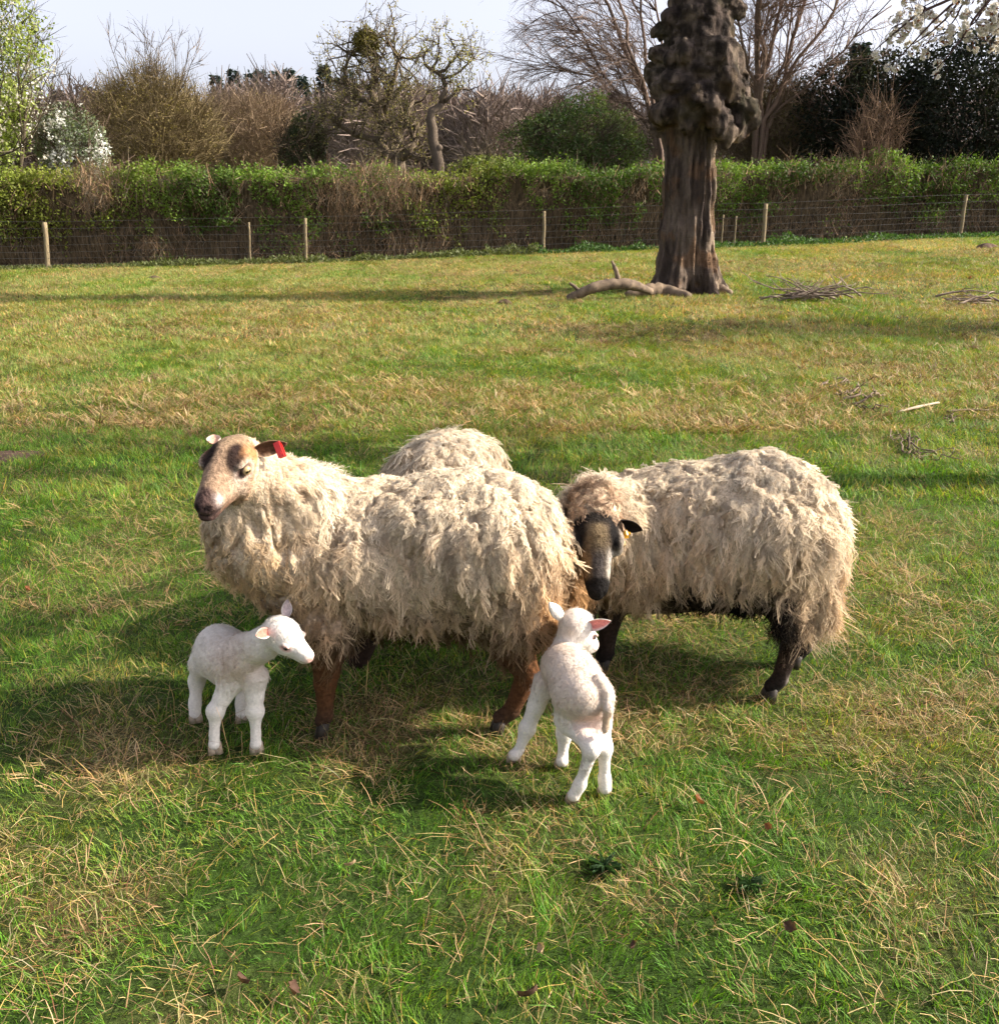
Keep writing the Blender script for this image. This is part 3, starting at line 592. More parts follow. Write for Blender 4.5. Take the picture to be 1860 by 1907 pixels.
def hedge_pts(n, top=.3):
    px = rng.uniform(-180, 2060, n); x, y, z, zt = along(px); H = zt-z; t = rng.random(n) < top
    hn = np.where(t, rng.uniform(.93, 1.0, n), rng.random(n)**.85); lump = (fbm(np.stack([x, hn*H, 0*x], 1), .9, 43, 3)-.5); lt = fbm(np.stack([x, 0*x, 0*x], 1), 1.1, 44, 3)-.5
    d = np.where(t, rng.uniform(.5, 1.9, n), .62-.80*lump*2+.28*(1-hn)+rng.random(n)**2*.5-.1)
    p = np.stack([x, y+d, z+hn*(H+.7*lt)+np.where(t, .10*rng.normal(size=n), 0)], 1); return p, px, hn
hb = np.array([float(HW[2][0]), float(HW[2][1]+1), 0.]); hedge = empty('hedge', hb); tag(hedge, 'long clipped hedge, green on top and brown below, across the far side of the field', 'hedge')
p, px, hn = hedge_pts(112000); br = brownish(px, hn); pc = fbm(p, 2.6, 47, 3)
kk = (rng.random(len(p)) > br*.93) & (pc > .40+.12*br+.10*(1-hn)); p, px, hn, br, pc = p[kk], px[kk], hn[kk], br[kk], pc[kk]
tt = sm(.38, .62, fbm(p, 1.0, 46, 3))[:, None]; ye = np.exp(-((px-90)/160)**2)[:, None]*.6+.5*np.exp(-((px-850)/100)**2)[:, None]
c = (np.array([.060, .105, .016])*(1-tt)+np.array([.135, .21, .03])*tt)*(1-ye)+np.array([.24, .24, .04])*ye
c = c*(.55+.6*hn[:, None])*rng.uniform(.65, 1.35, (len(p), 1)) if False else c*rng.uniform(.65, 1.35, (len(p), 1))
V_, Q = leaves(p, nrm(rdir(len(p))+np.array([0, -.3, -.1])), .062*rng.uniform(.6, 1.35, len(p)), nrm(rdir(len(p))+np.array([.1, -.5, .5])), .75)
part('leaves', (V_, Q, np.repeat(c, 4, 0)), M_leaf, hedge, hb)['kind'] = 'stuff'
p, px, hn = hedge_pts(46000, .10); br = brownish(px, hn); kk = rng.random(len(p)) < .12+.88*br; p, px, hn = p[kk], px[kk], hn[kk]; n_ = len(p)
d = nrm(rng.normal(size=(n_, 3))*np.array([.55, .5, .4])+np.array([0, -.1, 1.1])); tcol = np.where(rng.random((n_, 1)) < .6, np.array([[.24, .155, .09]]), np.array([[.15, .12, .08]]))*np.where(hn > .6, 1.5, 1.)[:, None]
part('twigs', twig_ribbons(p-d*.15, d, rng.uniform(.15, .5, n_), .012, tcol, .35), M_twig, hedge, hb)['kind'] = 'stuff'
# inner mass of old stems, a lumpy body well inside the leaves
gx = np.linspace(-200, 2080, 150); us = np.linspace(0, 1, 26); vv = []
for a in gx:
    x, y, z, zt = along(a); H = zt-z-.16
    for u in us:
        if u < .42: hy, hh = .95, u/.42*H
        elif u < .62: hy, hh = .95+(u-.42)/.2*.75, H
        else: hy, hh = 1.7, (1-u)/.38*H
        vv.append([x, y+hy, z+hh])
vv = np.array(vv); vv[:, 1] += (fbm(vv, 1.6, 51, 3)-.5)*.5; vv[:, 2] += (fbm(vv, 1.6, 52, 3)-.5)*.25*(vv[:, 2] > 1)
i = np.arange(149)[:, None]*26+np.arange(25)[None]
o = mesh('stems', vv, np.stack([i, i+1, i+27, i+26], -1).reshape(-1, 4), simple('hedge_stems', (.02, .015, .009), (.13, .09, .05), 20, .95, .08, (1, 1, .18)), None, True, None, hb); o.location = (0, 0, 0); o.parent = hedge
# growth at the foot of the hedge
n_ = 26000; px = rng.uniform(-180, 2060, n_); x, y, z, zt = along(px); den = fbm(np.stack([x, 0*x, 0*x], 1), .8, 55, 3); y2 = y+rng.uniform(-.75, .55, n_)*np.where(px > 1300, 1.2, .6)
hh = rng.random(n_)**1.5*(.05+.34*sm(.40, .7, den))*np.where(px < 900, .45, 1.)*np.where(px < 200, .3, 1.); kk = rng.random(n_) < sm(.3, .6, den)*.8+.2+.3*(px > 1300); p = np.stack([x, y2, hz(x, y2)+hh], 1)[kk]; n_ = len(p)
V_, Q = leaves(p, nrm(rdir(n_)+[0, 0, .6]), .085*rng.uniform(.5, 1.3, n_), nrm(rdir(n_)+[0, -.6, .3]), .4)
und = mesh('undergrowth', V_, Q, M_leaf, None, True, {'Col': np.repeat(np.where((px[kk] < 1000)[:, None], np.array([[.10, .115, .04]]), np.array([[.05, .10, .022]]))*rng.uniform(.6, 1.4, (n_, 1)), 4, 0)}); und['kind'] = 'stuff'
# stock fence
M_post = simple('fence_post', (.20, .15, .085), (.34, .27, .16), 8, .9, .004, (6, 6, 1)); M_wire = mat('wire', .5, .5)[0]; M_wire.node_tree.nodes['Principled BSDF'].inputs['Base Color'].default_value = (.09, .085, .08, 1); M_wire.node_tree.nodes['Principled BSDF'].inputs['Metallic'].default_value = .4
fb = np.array([HW[2][0], HW[2][1], float(hz(HW[2][0], HW[2][1]))]); fence = empty('fence', fb); tag(fence, 'wire stock fence on pale wooden posts running in front of the hedge', 'fence')
for px, pt, w, lean in ((-330, 418, .09, 0), (88, 414, .105, .07), (570, 406, .075, .03), (463, 414, .045, .035), (1012, 393, .075, 0), (1420, 379, .10, -.01), (1787, 363, .085, 0), (2180, 352, .09, 0), (1340, 400, .035, .01), (1365, 402, .035, 0)):
    x, y, z, zt = along(px); zt_ = P(px, pt, y)[2]; n = 9; s = np.linspace(0, 1, n)[:, None]; g = Bag()
    pl = np.array([x, y, float(z)-.3])+s*np.array([lean*1.3+0, 0, zt_-float(z)+.3]); pl[:, 0] += rng.normal(size=n)*.004; g.tube(pl, w*.5*(1-.04*s[:, 0]+rng.normal(size=n)*.015), 10); bagpart('post', g, M_post, fence, fb)
pxs = np.linspace(-330, 2180, 60)
for hgt in (.08, .22, .36, .50, .66, .84, 1.0):
    x, y, z, _ = along(pxs); g = Bag(); g.tube(np.stack([x, y-.045, z+hgt+.012*np.sin(pxs*.01+hgt*9)], 1), .0032, 4, (1, 1, 1), False); w_ = g.build('wire', M_wire, None, fb); w_.location = (0, 0, 0); w_.parent = fence
xs_ = np.arange(HW[0][0]+2.5, HW[-1][0]-2, .15); yv = np.interp(xs_, HW[:, 0], HW[:, 1]); n = len(xs_); zz = hz(xs_, yv)
V_, Q = ribbons(np.stack([np.stack([xs_, yv-.047, zz+.05], 1), np.stack([xs_, yv-.047, zz+.86], 1)], 1), np.full((n, 2), .0035), np.array([[[1., 0, 0]]]))
o = mesh('mesh_wire', V_, Q, M_wire, None, False, None, fb); o.location = (0, 0, 0); o.parent = fence; o['kind'] = 'stuff'
# ------------------------------------------------------------------ the great burred trunk
def build_trunk():
    Y = 15.1; H = .025; loc = np.array([P(1275, 545, Y)[0], Y, 0.]); loc[2] = float(hz(loc[0], Y)); m = mpp(1275, 300, Y); q = lambda x, y, dy=0.: P(x, y, Y+dy)
    F = Field((loc[0]-1.9, Y-1.5, loc[2]-.25), (loc[0]+1.9, Y+1.3, loc[2]+7.4), H)
    F.chain([q(1276, 560), q(1277, 500), q(1279, 440), q(1283, 350), q(1284, 260), q(1290, 200), q(1300, 130), q(1302, 60), q(1300, -60), q(1296, -180), q(1290, -330)],
            [52*m, 50*m, 47*m, 41*m, 42*m, 58*m, 64*m, 56*m, 54*m, 50*m, 44*m], .12)
    for x, dy, r in ((1232, -.1, 22), (1262, -.32, 26), (1312, -.25, 26), (1335, .05, 20), (1250, .25, 24), (1305, .3, 26)):   # buttress roots
        F.chain([q(1280+(x-1280)*.5, 460, dy*.5), q(1280+(x-1280)*.8, 515, dy), q(1280+(x-1280)*1.25, 550, dy*1.4), q(1280+(x-1280)*1.8, 562, dy*1.9)], [r*m*.9, r*m*.85, r*m*.7, r*m*.3], .05)
    F.chain([q(1284, 570, -.55), q(1285, 480, -.50), q(1283, 410, -.42)], [14*m, 8*m, 3*m], 0) if False else None
    F.cone(q(1291, 560, -.62), 12*m, q(1286, 430, -.42), 3*m, .03, sub=True)
    F.cone(q(1262, 545, -.62), 5*m, q(1268, 380, -.42), 3*m, .03, sub=True)
    F.cone(q(1316, 300, -.40), 3*m, q(1303, 470, -.44), 3*m, .03, sub=True)
    burr = [(1213, 138, 15, -.1), (1228, 150, 24, -.15), (1240, 172, 27, -.2), (1262, 150, 30, -.35), (1300, 130, 34, -.40), (1338, 112, 26, -.42), (1352, 92, 24, -.3), (1364, 120, 26, -.2), (1375, 150, 24, -.1), (1282, 180, 28, -.42), (1318, 168, 28, -.45), (1352, 160, 26, -.40),
            (1226, 208, 20, -.2), (1245, 206, 20, -.42), (1275, 208, 21, -.48), (1298, 200, 22, -.50), (1325, 205, 22, -.52), (1338, 225, 25, -.52), (1344, 245, 20, -.50), (1352, 258, 11, -.5), (1378, 205, 26, -.25), (1395, 215, 17, -.2), (1368, 232, 26, -.25), (1400, 195, 13, -.15), (1384, 240, 13, -.25),
            (1232, 60, 16, .0), (1345, 60, 18, -.25), (1368, 20, 20, -.1), (1310, 70, 14, -.48), (1270, 95, 20, -.42), (1290, 20, 22, -.35), (1250, 30, 16, -.2), (1240, 110, 16, -.2), (1230, 228, 14, -.1), (1320, 10, 20, -.4), (1385, 175, 15, -.05), (1352, -20, 26, -.2)]
    for x, y, r, dy in burr:
        c = q(x+rng.normal()*3, y+rng.normal()*3, dy*.88); a = rng.uniform(.7, 1.35, 3)*r*m*.98; F.ell(c, a, frame(rng.normal(size=3)), rng.choice([.01, .02, .04]))
    for _ in range(60):
        t = rng.uniform(0, 1); y = 238-t*150; a = rng.uniform(0, 2*pi); rr = np.interp(y, [-60, 60, 130, 200, 240], [56, 62, 72, 68, 46])*m
        c = q(1298, y)+np.array([math.cos(a)*rr, math.sin(a)*rr, 0]); F.ell(c, rng.uniform(.05, .24)*rng.uniform(.6, 1.3, 3)*np.array([1, .8, 1]), frame(rng.normal(size=3)), .03)
    for x, y, r, dy, h in ((1335, 222, 14, -.58, 34), (1322, 190, 12, -.6, 26), (1290, 175, 12, -.58, 28)):   # long drooping burrs
        F.chain([q(x-6, y-h, dy+.1), q(x+4, y+h*.3, dy), q(x+10, y+h, dy+.05)], [r*m, r*m*1.15, r*m*.6], .03)
    for d_, z_, L_ in (((-.9, .3, .8), 5.6, 2.0), ((.8, -.2, .9), 6.0, 2.2), ((.1, .8, 1), 6.4, 1.6)): pass
    sl = tuple(slice(0, a) for a in F.n); g = np.stack(np.meshgrid(*[F.lo[i]+F.h*np.arange(F.n[i]) for i in range(3)], indexing='ij'), -1)
    nearm = np.abs(F.d) < .12; gp = g[nearm]; ang = np.arctan2(gp[:, 1]-Y, gp[:, 0]-loc[0]); z = gp[:, 2]-loc[2]
    low = 1-sm(2.2, 2.6, z); tw = ang*6+z*.25+2.0*(fbm(gp, .8, 91, 2)-.5)
    ridge = np.abs(noise(np.stack([np.cos(ang)*4.2+z*.12, np.sin(ang)*4.2, z*.55], 1), 1.6, 92)-.5)*2; rid2 = np.abs(noise(np.stack([np.cos(ang)*9, np.sin(ang)*9, z*1.4], 1), 1.6, 93)-.5)*2
    F.d[nearm] += (low*(-.12*ridge**.8+.055-.05*rid2)+(1-low)*(-.05*np.abs(fbm(gp*np.array([1, 1, .6]), 5, 94, 3)-.5)*2.5+.03-.045*(np.abs(noise(gp, 12, 96)-.5)*2))-.022*(noise(gp, 22, 95)-.5)).astype(np.float32)
    v, f = F.mesh(); z = v[:, 2]-loc[2]; ang = np.arctan2(v[:, 1]-Y, v[:, 0]-loc[0])
    low = 1-sm(2.15, 2.5, z+.3*(fbm(v, 2, 96)-.5)); n1 = fbm(v*np.array([1, 1, .25]), 7, 97, 3); n2_ = fbm(v, 3, 98, 3)
    c = lerp(np.tile(np.array([.058, .044, .037]), (len(v), 1)), (.135, .105, .082), sm(.35, .65, n1)); n4 = fbm(v, 8, 197, 4)[:, None]; c = np.where((low < .5)[:, None], c*(.45+1.5*sm(.35, .65, n4)), c); c = lerp(c, (.11, .075, .035), sm(.5, .7, n2_)*(1-low)*.6)
    c = c*(1+.5*low)[:, None]; bare_ = low*sm(.45, .6, n1)*sm(-1.6, -.2, ang)*sm(1.2, .6, np.abs(ang+.3)); c = lerp(c, (.42, .33, .24), np.clip(bare_, 0, 1)*1.)
    c = lerp(c, (.26, .15, .08), low*sm(.55, .7, n2_)*.6); c = lerp(c, (.07, .07, .03), (1-low)*sm(.6, .7, fbm(v, 2, 99))*.3)
    m_, nt2, b2 = mat('old_bark', .92, .12); ca = attr(nt2, 'Col').outputs['Color']; nn = nz(nt2, 16, 8, st=(1, 1, .35), rough=.7); n3 = nz(nt2, 55, 5)
    nt2.links.new(mixc(nt2, 1.0, ca, ramp(nt2, nn, [(.3, (.45,)*3), (.7, (1.35, 1.3, 1.25))]), 'MULTIPLY'), b2.inputs['Base Color'])
    ad = node(nt2, 'ShaderNodeMath', operation='ADD'); nt2.links.new(nn, ad.inputs[0]); nt2.links.new(n3, ad.inputs[1]); bump(nt2, b2, ad.outputs[0], 1.0, .06)
    rt = empty('old_tree', loc); tag(rt, 'massive old tree trunk covered in knobbly burrs, its bark split and grooved below', 'tree')
    o = mesh('trunk', v, f, m_, None, True, {'Col': c}, loc); o.location = (0, 0, 0); o.parent = rt
    T = Tree(); top = P(1290, -330, Y)
    for d_ in ((-1, .2, .9), (.9, .4, .8), (.1, -.3, 1.2), (-.3, .8, 1)):
        T.grow(top-[0, 0, .3], np.array(d_, float), 2.6, .17, 3, 4, .5, .1, .12, (.09, .07, .055), .62, .01, 7, 6, .5)
    bagpart('limbs', T.b, M_twig, rt, loc); part('twigs', T.twigs(.014, (.10, .075, .055)), M_twig, rt, loc)
build_trunk()
# ---- fallen wood
M_bark = simple('fallen_bark', (.07, .05, .038), (.26, .19, .125), 9, .85, .008, (1, 1, 1)); M_stick = simple('stick', (.14, .10, .075), (.30, .235, .18), 9, .85, .004)
def gpt(px, py, h=0.): p_ = G(px, py); return p_+[0, 0, h]
def above(px, py, gy): p_ = G(px, gy); return P(px, py, p_[1])
def stick(name, label, cat, lines, m, group=None, k=7):
    a = lines[0][0]; loc = np.array([a[0][0], a[0][1], float(hz(a[0][0], a[0][1]))]); rt = empty(name, loc); tag(rt, label, cat, group)
    def rough(pl, r):
        pl = np.array(pl, float); n = len(pl); t = np.linspace(0, n-1, n*5); pl2 = np.stack([np.interp(t, np.arange(n), pl[:, i]) for i in range(3)], 1); r2 = np.interp(t, np.arange(n), r)
        for _ in range(2): pl2[1:-1] = (pl2[:-2]+pl2[1:-1]*2+pl2[2:])/4
        return pl2+rng.normal(size=pl2.shape)*r2[:, None]*.05, r2*(1+rng.normal(size=len(t))*.07)
    for nm, (pl, r) in zip(['stem']+['side_branch']*99, lines):
        pl, r = rough(pl, r); g = Bag(); g.tube(pl, r, k); o = g.build(nm, m, None, loc); o.location = (0, 0, 0); o.parent = rt
    return rt
q = lambda x, y, gy: above(x, y, gy)
stick('fallen_limb', 'thick pale fallen limb with two broken side stubs, resting against the trunk base', 'branch', [
    ([q(1058, 556, 560), q(1078, 548, 561), q(1100, 537, 561), q(1130, 530, 560), q(1160, 528, 559), q(1185, 532, 558), q(1212, 543, 556)], np.array([.052, .064, .072, .078, .08, .072, .05])),
    ([q(1152, 524, 559), q(1147, 505, 559), q(1139, 486, 559)], [.04, .032, .022]), ([q(1082, 545, 561), q(1070, 534, 561), q(1060, 527, 561)], [.03, .025, .018])], M_bark, k=12)
stick('root_slab', 'flat grey exposed root slab at the left foot of the burred trunk', 'root', [([gpt(1165, 553, .02), gpt(1195, 553, .07), gpt(1235, 552, .08), gpt(1285, 556, .03)], [.05, .11, .12, .05])], M_bark, k=12)
stick('root_slab', 'small knobbly root lump at the right foot of the burred trunk', 'root', [([gpt(1322, 548, .03), gpt(1340, 546, .06), gpt(1362, 548, .01)], [.05, .085, .04])], M_bark, k=12)
def brush(label, cx, cy, wpx, hpx, n, r, seed, name='brushwood', cat='brushwood', m=M_stick, flat=.15):
    c = G(cx, cy); W_ = wpx*c[1]/FPX*.5; Hh = hpx*c[1]/FPX; rt = empty(name, c); tag(rt, label, cat); T = Tree(); T.b = Bag()
    for k_ in range(n):
        s_ = rng.choice([-1, 1]); st = c+[-s_*W_*rng.uniform(.2, 1), rng.normal()*.22, rng.uniform(.0, .3)*Hh]; L_ = W_*rng.uniform(.6, 1.5)
        g = Bag(); pl = poly(st, st+np.array([s_*L_, rng.normal()*.25, rng.uniform(-.1, .9)*Hh*(1-flat)+.02]), 8, .02); pl[:, 2] = np.maximum(pl[:, 2], hz(pl[:, 0], pl[:, 1])+.01)
        g.tube(pl, np.linspace(r, r*.4, 8), 6)
        for j in range(3):
            i_ = rng.integers(2, 7); p2 = poly(pl[i_], pl[i_]+np.array([s_*rng.uniform(.1, .4)*W_, rng.normal()*.15, rng.uniform(-.2, 1)*Hh*.6]), 5, .015); p2[:, 2] = np.maximum(p2[:, 2], hz(p2[:, 0], p2[:, 1])+.008); g.tube(p2, np.linspace(r*.5, r*.2, 5), 5)
        o = g.build('stick', m, None, c); o.location = (0, 0, 0); o.parent = rt
brush('tangled heap of pale bare branches lying right of the burred trunk', 1505, 560, 200, 48, 22, .015, 1)
brush('loose fallen branches lying at the right edge of the field', 1800, 566, 150, 22, 5, .018, 2)
brush('small bundle of dark sticks lying in straw at the right', 1595, 745, 100, 14, 8, .011, 3, m=M_bark)
brush('little pile of brown twigs above the dark shadow at the right', 1738, 862, 70, 12, 8, .007, 4, m=M_bark)
brush('few dark twigs at the right edge beside pale straw', 1835, 815, 60, 10, 4, .008, 5, m=M_bark)
stick('pale_stick', 'single pale bare stick lying in the straw at the right', 'stick', [([gpt(1672, 772, .02), gpt(1705, 766, .03), gpt(1747, 757, .03)], [.008, .011, .008])], simple('pale_wood', (.34, .27, .19), (.46, .37, .27), 20, .8, .002))
stick('dark_stick', 'thin dark stick lying right of the pale stick', 'stick', [([gpt(1762, 770, .015), gpt(1800, 768, .02), gpt(1840, 768, .015)], [.006, .009, .006])], M_bark)
# ---- molehills, bare earth, dead leaves
M_soil = simple('soil', (.055, .034, .022), (.14, .09, .06), 30, .95, .02)
def mound(name, label, cat, px, py, wpx, h, m=M_soil):
    c = G(px, py); r = wpx*c[1]/FPX*.5; n = 22; a = np.arange(n)*2*pi/n; v = []; 
    for i, s in enumerate(np.linspace(0, 1, 9)):
        for t in a:
            rr = r*s*(1+.25*math.sin(3*t+px)+.1*math.sin(7*t)); x, y = c[0]+rr*math.cos(t), c[1]+rr*math.sin(t)*.8
            v.append([x, y, float(hz(x, y))+h*(1-s*s)+.012*(rng.random()-.3)*(1-s)+.004-.012*(s > .99)])
    q_ = [[i*n+j, i*n+(j+1) % n, (i+1)*n+(j+1) % n, (i+1)*n+j] for i in range(8) for j in range(n)]
    tag(mesh(name, np.array(v), np.array(q_), m, None, True, None, c), label, cat)
mound('bare_patch', 'bare patch of brown earth in the grass at the left edge', 'soil patch', 25, 850, 110, .022)
mound('molehill', 'small dark molehill in the field left of the fallen limb', 'molehill', 940, 566, 30, .06)
mound('molehill', 'low brown molehill far off just before the fence at left', 'molehill', 288, 519, 26, .05)
mound('molehill', 'dark molehill far right, close to the foot of the hedge', 'molehill', 1836, 467, 40, .10)
def dead_leaf(px, py, s, label, col=(.20, .075, .03)):
    s *= .6; c = G(px, py)+[0, 0, .03]; n = 7; v = []; yaw = rng.uniform(0, 2*pi); t1 = rng.normal()*.4
    for i in range(n):
        u = i/(n-1)*2-1; w = s*.36*max(0.02, 1-u*u)**.7*(1+.25*(-1)**i)
        for k_ in (-1, 0, 1):
            p_ = np.array([u*s*.5, k_*w, .22*s*abs(k_)+.16*s*u*u]); v.append(p_)
    v = np.array(v); Rz = np.array([[math.cos(yaw), -math.sin(yaw), 0], [math.sin(yaw), math.cos(yaw), 0], [0, 0, 1]]); Rx = np.array([[1, 0, 0], [0, math.cos(.8), -math.sin(.8)], [0, math.sin(.8), math.cos(.8)]]); v = v@Rx.T@Rz.T+c
    q_ = [[i*3+k_, i*3+k_+1, i*3+k_+4, i*3+k_+3] for i in range(n-1) for k_ in (0, 1)]
    tag(mesh('dead_leaf', v, np.array(q_), M_leafdull, None, True, {'Col': np.tile(np.array(col), (len(v), 1))}, c), label, 'leaf', 'dead leaves')
for px, py, s, lab in ((1297, 1512, .06, 'curled russet dead leaf right of the lambs hind feet'), (1806, 524, .16, 'reddish brown dead leaf clump far right in the field'), (1470, 1748, .05, 'brown dead leaf in the green grass at lower right'), (655, 1632, .045, 'pale tan curled leaf left of centre in the foreground'), (545, 1868, .06, 'dark brown dead leaf at the bottom edge left of centre'), (452, 1852, .06, 'brown dead leaf at the bottom between dry stalks'), (985, 1878, .07, 'dark dead leaf at the bottom edge near the centre'), (52, 1112, .06, 'orange brown dead leaf at the left edge of the field'), (1180, 1785, .04, 'small brown leaf below the dark thistle'), (1010, 1790, .045, 'tan leaf scrap in the bright grass left of the thistle'), (1430, 1560, .04, 'small tan leaf right of the russet leaf')):
    dead_leaf(px, py, s, lab, (.20, .075, .03) if 'russet' in lab or 'red' in lab or 'orange' in lab else (.36, .24, .14) if ('tan' in lab) else (.085, .045, .028))
# ---- rosette weeds
def weed(px, py, s, n, label, name='thistle', col=(.035, .07, .028)):
    c = G(px, py); rt = empty(name, c); tag(rt, label, 'weed')
    for k_ in range(n):
        a = k_*2.4+rng.normal()*.2; el = rng.uniform(.15, 1.0); L_ = s*rng.uniform(.6, 1.1); m_ = 9; v = []; d = np.array([math.cos(a), math.sin(a), 0]); sd_ = np.array([-d[1], d[0], 0])
        for i in range(m_):
            u = i/(m_-1); mid = c+d*L_*u*math.cos(el*(1-u*.6))+np.array([0, 0, L_*u*math.sin(el)*(1-.45*u)+.01]); w = L_*.075*math.sin(pi*min(1, u*.9+.08))**.6*(1.25 if i % 2 else .65)
            v += [mid-sd_*w+[0, 0, .008], mid-[0, 0, .004], mid+sd_*w+[0, 0, .008]]
        q_ = [[i*3+j, i*3+j+1, i*3+j+4, i*3+j+3] for i in range(m_-1) for j in (0, 1)]
        o = mesh('leaf', np.array(v), np.array(q_), M_leaf, None, True, {'Col': np.tile(np.array(col)*rng.uniform(.7, 1.5), (len(v), 1))}, c); o.location = (0, 0, 0); o.parent = rt
weed(1125, 1625, .038, 34, 'dark green thistle rosette in the foreground below the right lamb')
weed(1395, 1660, .034, 26, 'dark low thistle rosette at lower right of the foreground')
# ---- cherry overhanging from the right
def cherry():
    loc = np.array([4.55, 5.05, float(hz(4.55, 5.05))]); rt = empty('cherry_tree', loc); tag(rt, 'cherry in cream white blossom whose drooping branch hangs into the top right corner', 'cherry tree'); T = Tree(); c = (.09, .055, .045)
    T.limb(np.array([loc-[0, 0, .2], loc+[0, 0, .9], loc+[-.1, .1, 1.9], loc+[-.25, .25, 2.9]]), .16, .10, 10, c)
    A = P(1920, -60, 5.9); m1 = poly(loc+[-.25, .25, 2.9], A, 6, .02); T.limb(m1, .07, .035, 8, c); Ts = []
    fl = [(1630, 103, 1), (1652, 126, .8), (1668, 128, .8), (1657, 72, 1.1), (1664, 62, 1), (1676, 70, 1.1), (1662, 38, 1), (1690, 82, .8), (1700, 96, 1.1), (1704, 84, .9), (1722, 84, 1), (1721, 103, 1), (1736, 69, 1), (1758, 76, 1), (1746, 120, 1), (1743, 140, .9), (1710, 40, 1), (1688, 46, 1), (1725, 28, 1), (1748, 48, 1), (1708, 18, 1), (1690, 22, .9)]
    fl += [(rng.uniform(1655, 1880), rng.uniform(-40, 62)*(1 if True else 1), rng.uniform(.75, 1.1)) for _ in range(80)]+[(rng.uniform(1765, 1875), rng.uniform(40, 95), rng.uniform(.7, 1.1)) for _ in range(22)]
    ends = [(1630, 100, 5.7), (1660, 60, 5.8), (1668, 122, 5.7), (1700, 90, 5.75), (1745, 135, 5.7), (1758, 70, 5.9), (1720, 20, 6.0), (1800, 60, 5.8), (1840, 85, 5.9), (1860, 50, 6.1), (1690, 5, 6.1)]
    for ex, ey, eY in ends:
        pl = poly(A, P(ex, ey-8, eY), 9, .015, .06); T.limb(pl, .014, .003, 5, c); Ts.append(pl)
    allp = np.concatenate(Ts)
    me = []
    for v_ in range(4):                # blossom clusters: little cups of five petals facing out
        V0, Q0, C0, off = [], [], [], 0
        for k_ in range(11):
            d = nrm(rng.normal(size=3)+[0, 0, -.25]); ct = d*.019; e1 = nrm(np.cross(d, [.3, .2, .9])); e2 = np.cross(d, e1)
            for j in range(5):
                a = j*2*pi/5+k_; o_ = e1*math.cos(a)+e2*math.sin(a); s_ = e2*math.cos(a)-e1*math.sin(a); L_ = .0135
                V0 += [ct, ct+o_*L_*.6+s_*L_*.42+d*.003, ct+o_*L_*1.1+d*.006, ct+o_*L_*.6-s_*L_*.42+d*.003]; Q0.append([off, off+1, off+2, off+3]); off += 4
                w = rng.uniform(.8, 1.); C0 += [(.50*w, .42*w, .24*w)]+[(.86*w, .83*w, .77*w)]*3
        for k_ in range(3):
            d = rdir(1)[0]; s_ = nrm(np.cross(d, [.2, .9, .1])); V0 += [d*0, d*.014+s_*.005, d*.030, d*.014-s_*.005]; Q0.append([off, off+1, off+2, off+3]); off += 4; C0 += [(.22, .10, .05)]*4
        o = mesh('blossom', np.array(V0), np.array(Q0), M_petal, None, False, {'Col': np.array(C0)}); me.append(o.data); C.objects.unlink(o)
    for x, y, s in fl:
        p_ = P(x, y, rng.uniform(5.6, 6.1)); o = bpy.data.objects.new('blossom', me[rng.integers(0, 4)]); C.objects.link(o); o.parent = rt; o.location = p_-loc; o.scale = (s*1.05,)*3; o.rotation_euler = rng.uniform(0, 6.28, 3)
        j = allp[np.argmin(((allp-p_)**2).sum(1))]; T.b.tube(np.array([j, (j+p_)/2+[0, 0, .01], p_]), [.0025, .0018, .0015], 4, c)
    for d_ in ((1, .3, .8), (.3, 1, .7), (.6, -.8, .9), (0, .1, 1.3), (-.2, .8, .8)):
        T.grow(loc+[-.25, .25, 2.8], np.array(d_, float), 2.0, .06, 2, 5, .55, .1, .12, c, .62, .008, 6, 8, .45)
    bagpart('trunk', T.b, M_twig, rt, loc); part('twigs', T.twigs(.010, (.09, .06, .05)), M_twig, rt, loc)
    b = np.array(T.tips)[rng.integers(0, len(T.tips), 5200)]+rng.normal(size=(5200, 3))*.22; b = b[(b[:, 0] > 3.9)]
    part('far_blossom', leafset(b, .05, [(.7, .62, .52), (.78, .72, .62)], 3), M_petal, rt, loc)['kind'] = 'stuff'
cherry()
# a field tree out of the picture on the right; its crown dapples the middle of the field
def shade_tree(x, y, H, label):
    loc = np.array([x, y, float(hz(x, y))]); rt = empty('field_tree', loc); tag(rt, label, 'tree'); T = Tree()
    T.grow(loc, np.array([0, 0, 1.]), H*.45, .2, 3, 5, .75, .15, .08, (.09, .07, .055), .62, .012, 7, 8, .6); bagpart('trunk', T.b, M_twig, rt, loc); part('twigs', T.twigs(.016, (.1, .08, .06)), M_twig, rt, loc)
    tp = np.array(T.tips); p_ = tp[rng.integers(0, len(tp), 6000)]+rng.normal(size=(6000, 3))*.35; part('crown', leafset(p_, .09, [(.10, .14, .03), (.16, .2, .05)], 5), M_leaf, rt, loc)
shade_tree(9.8, 11.6, 6.5, 'young leafing field tree standing beyond the right edge')
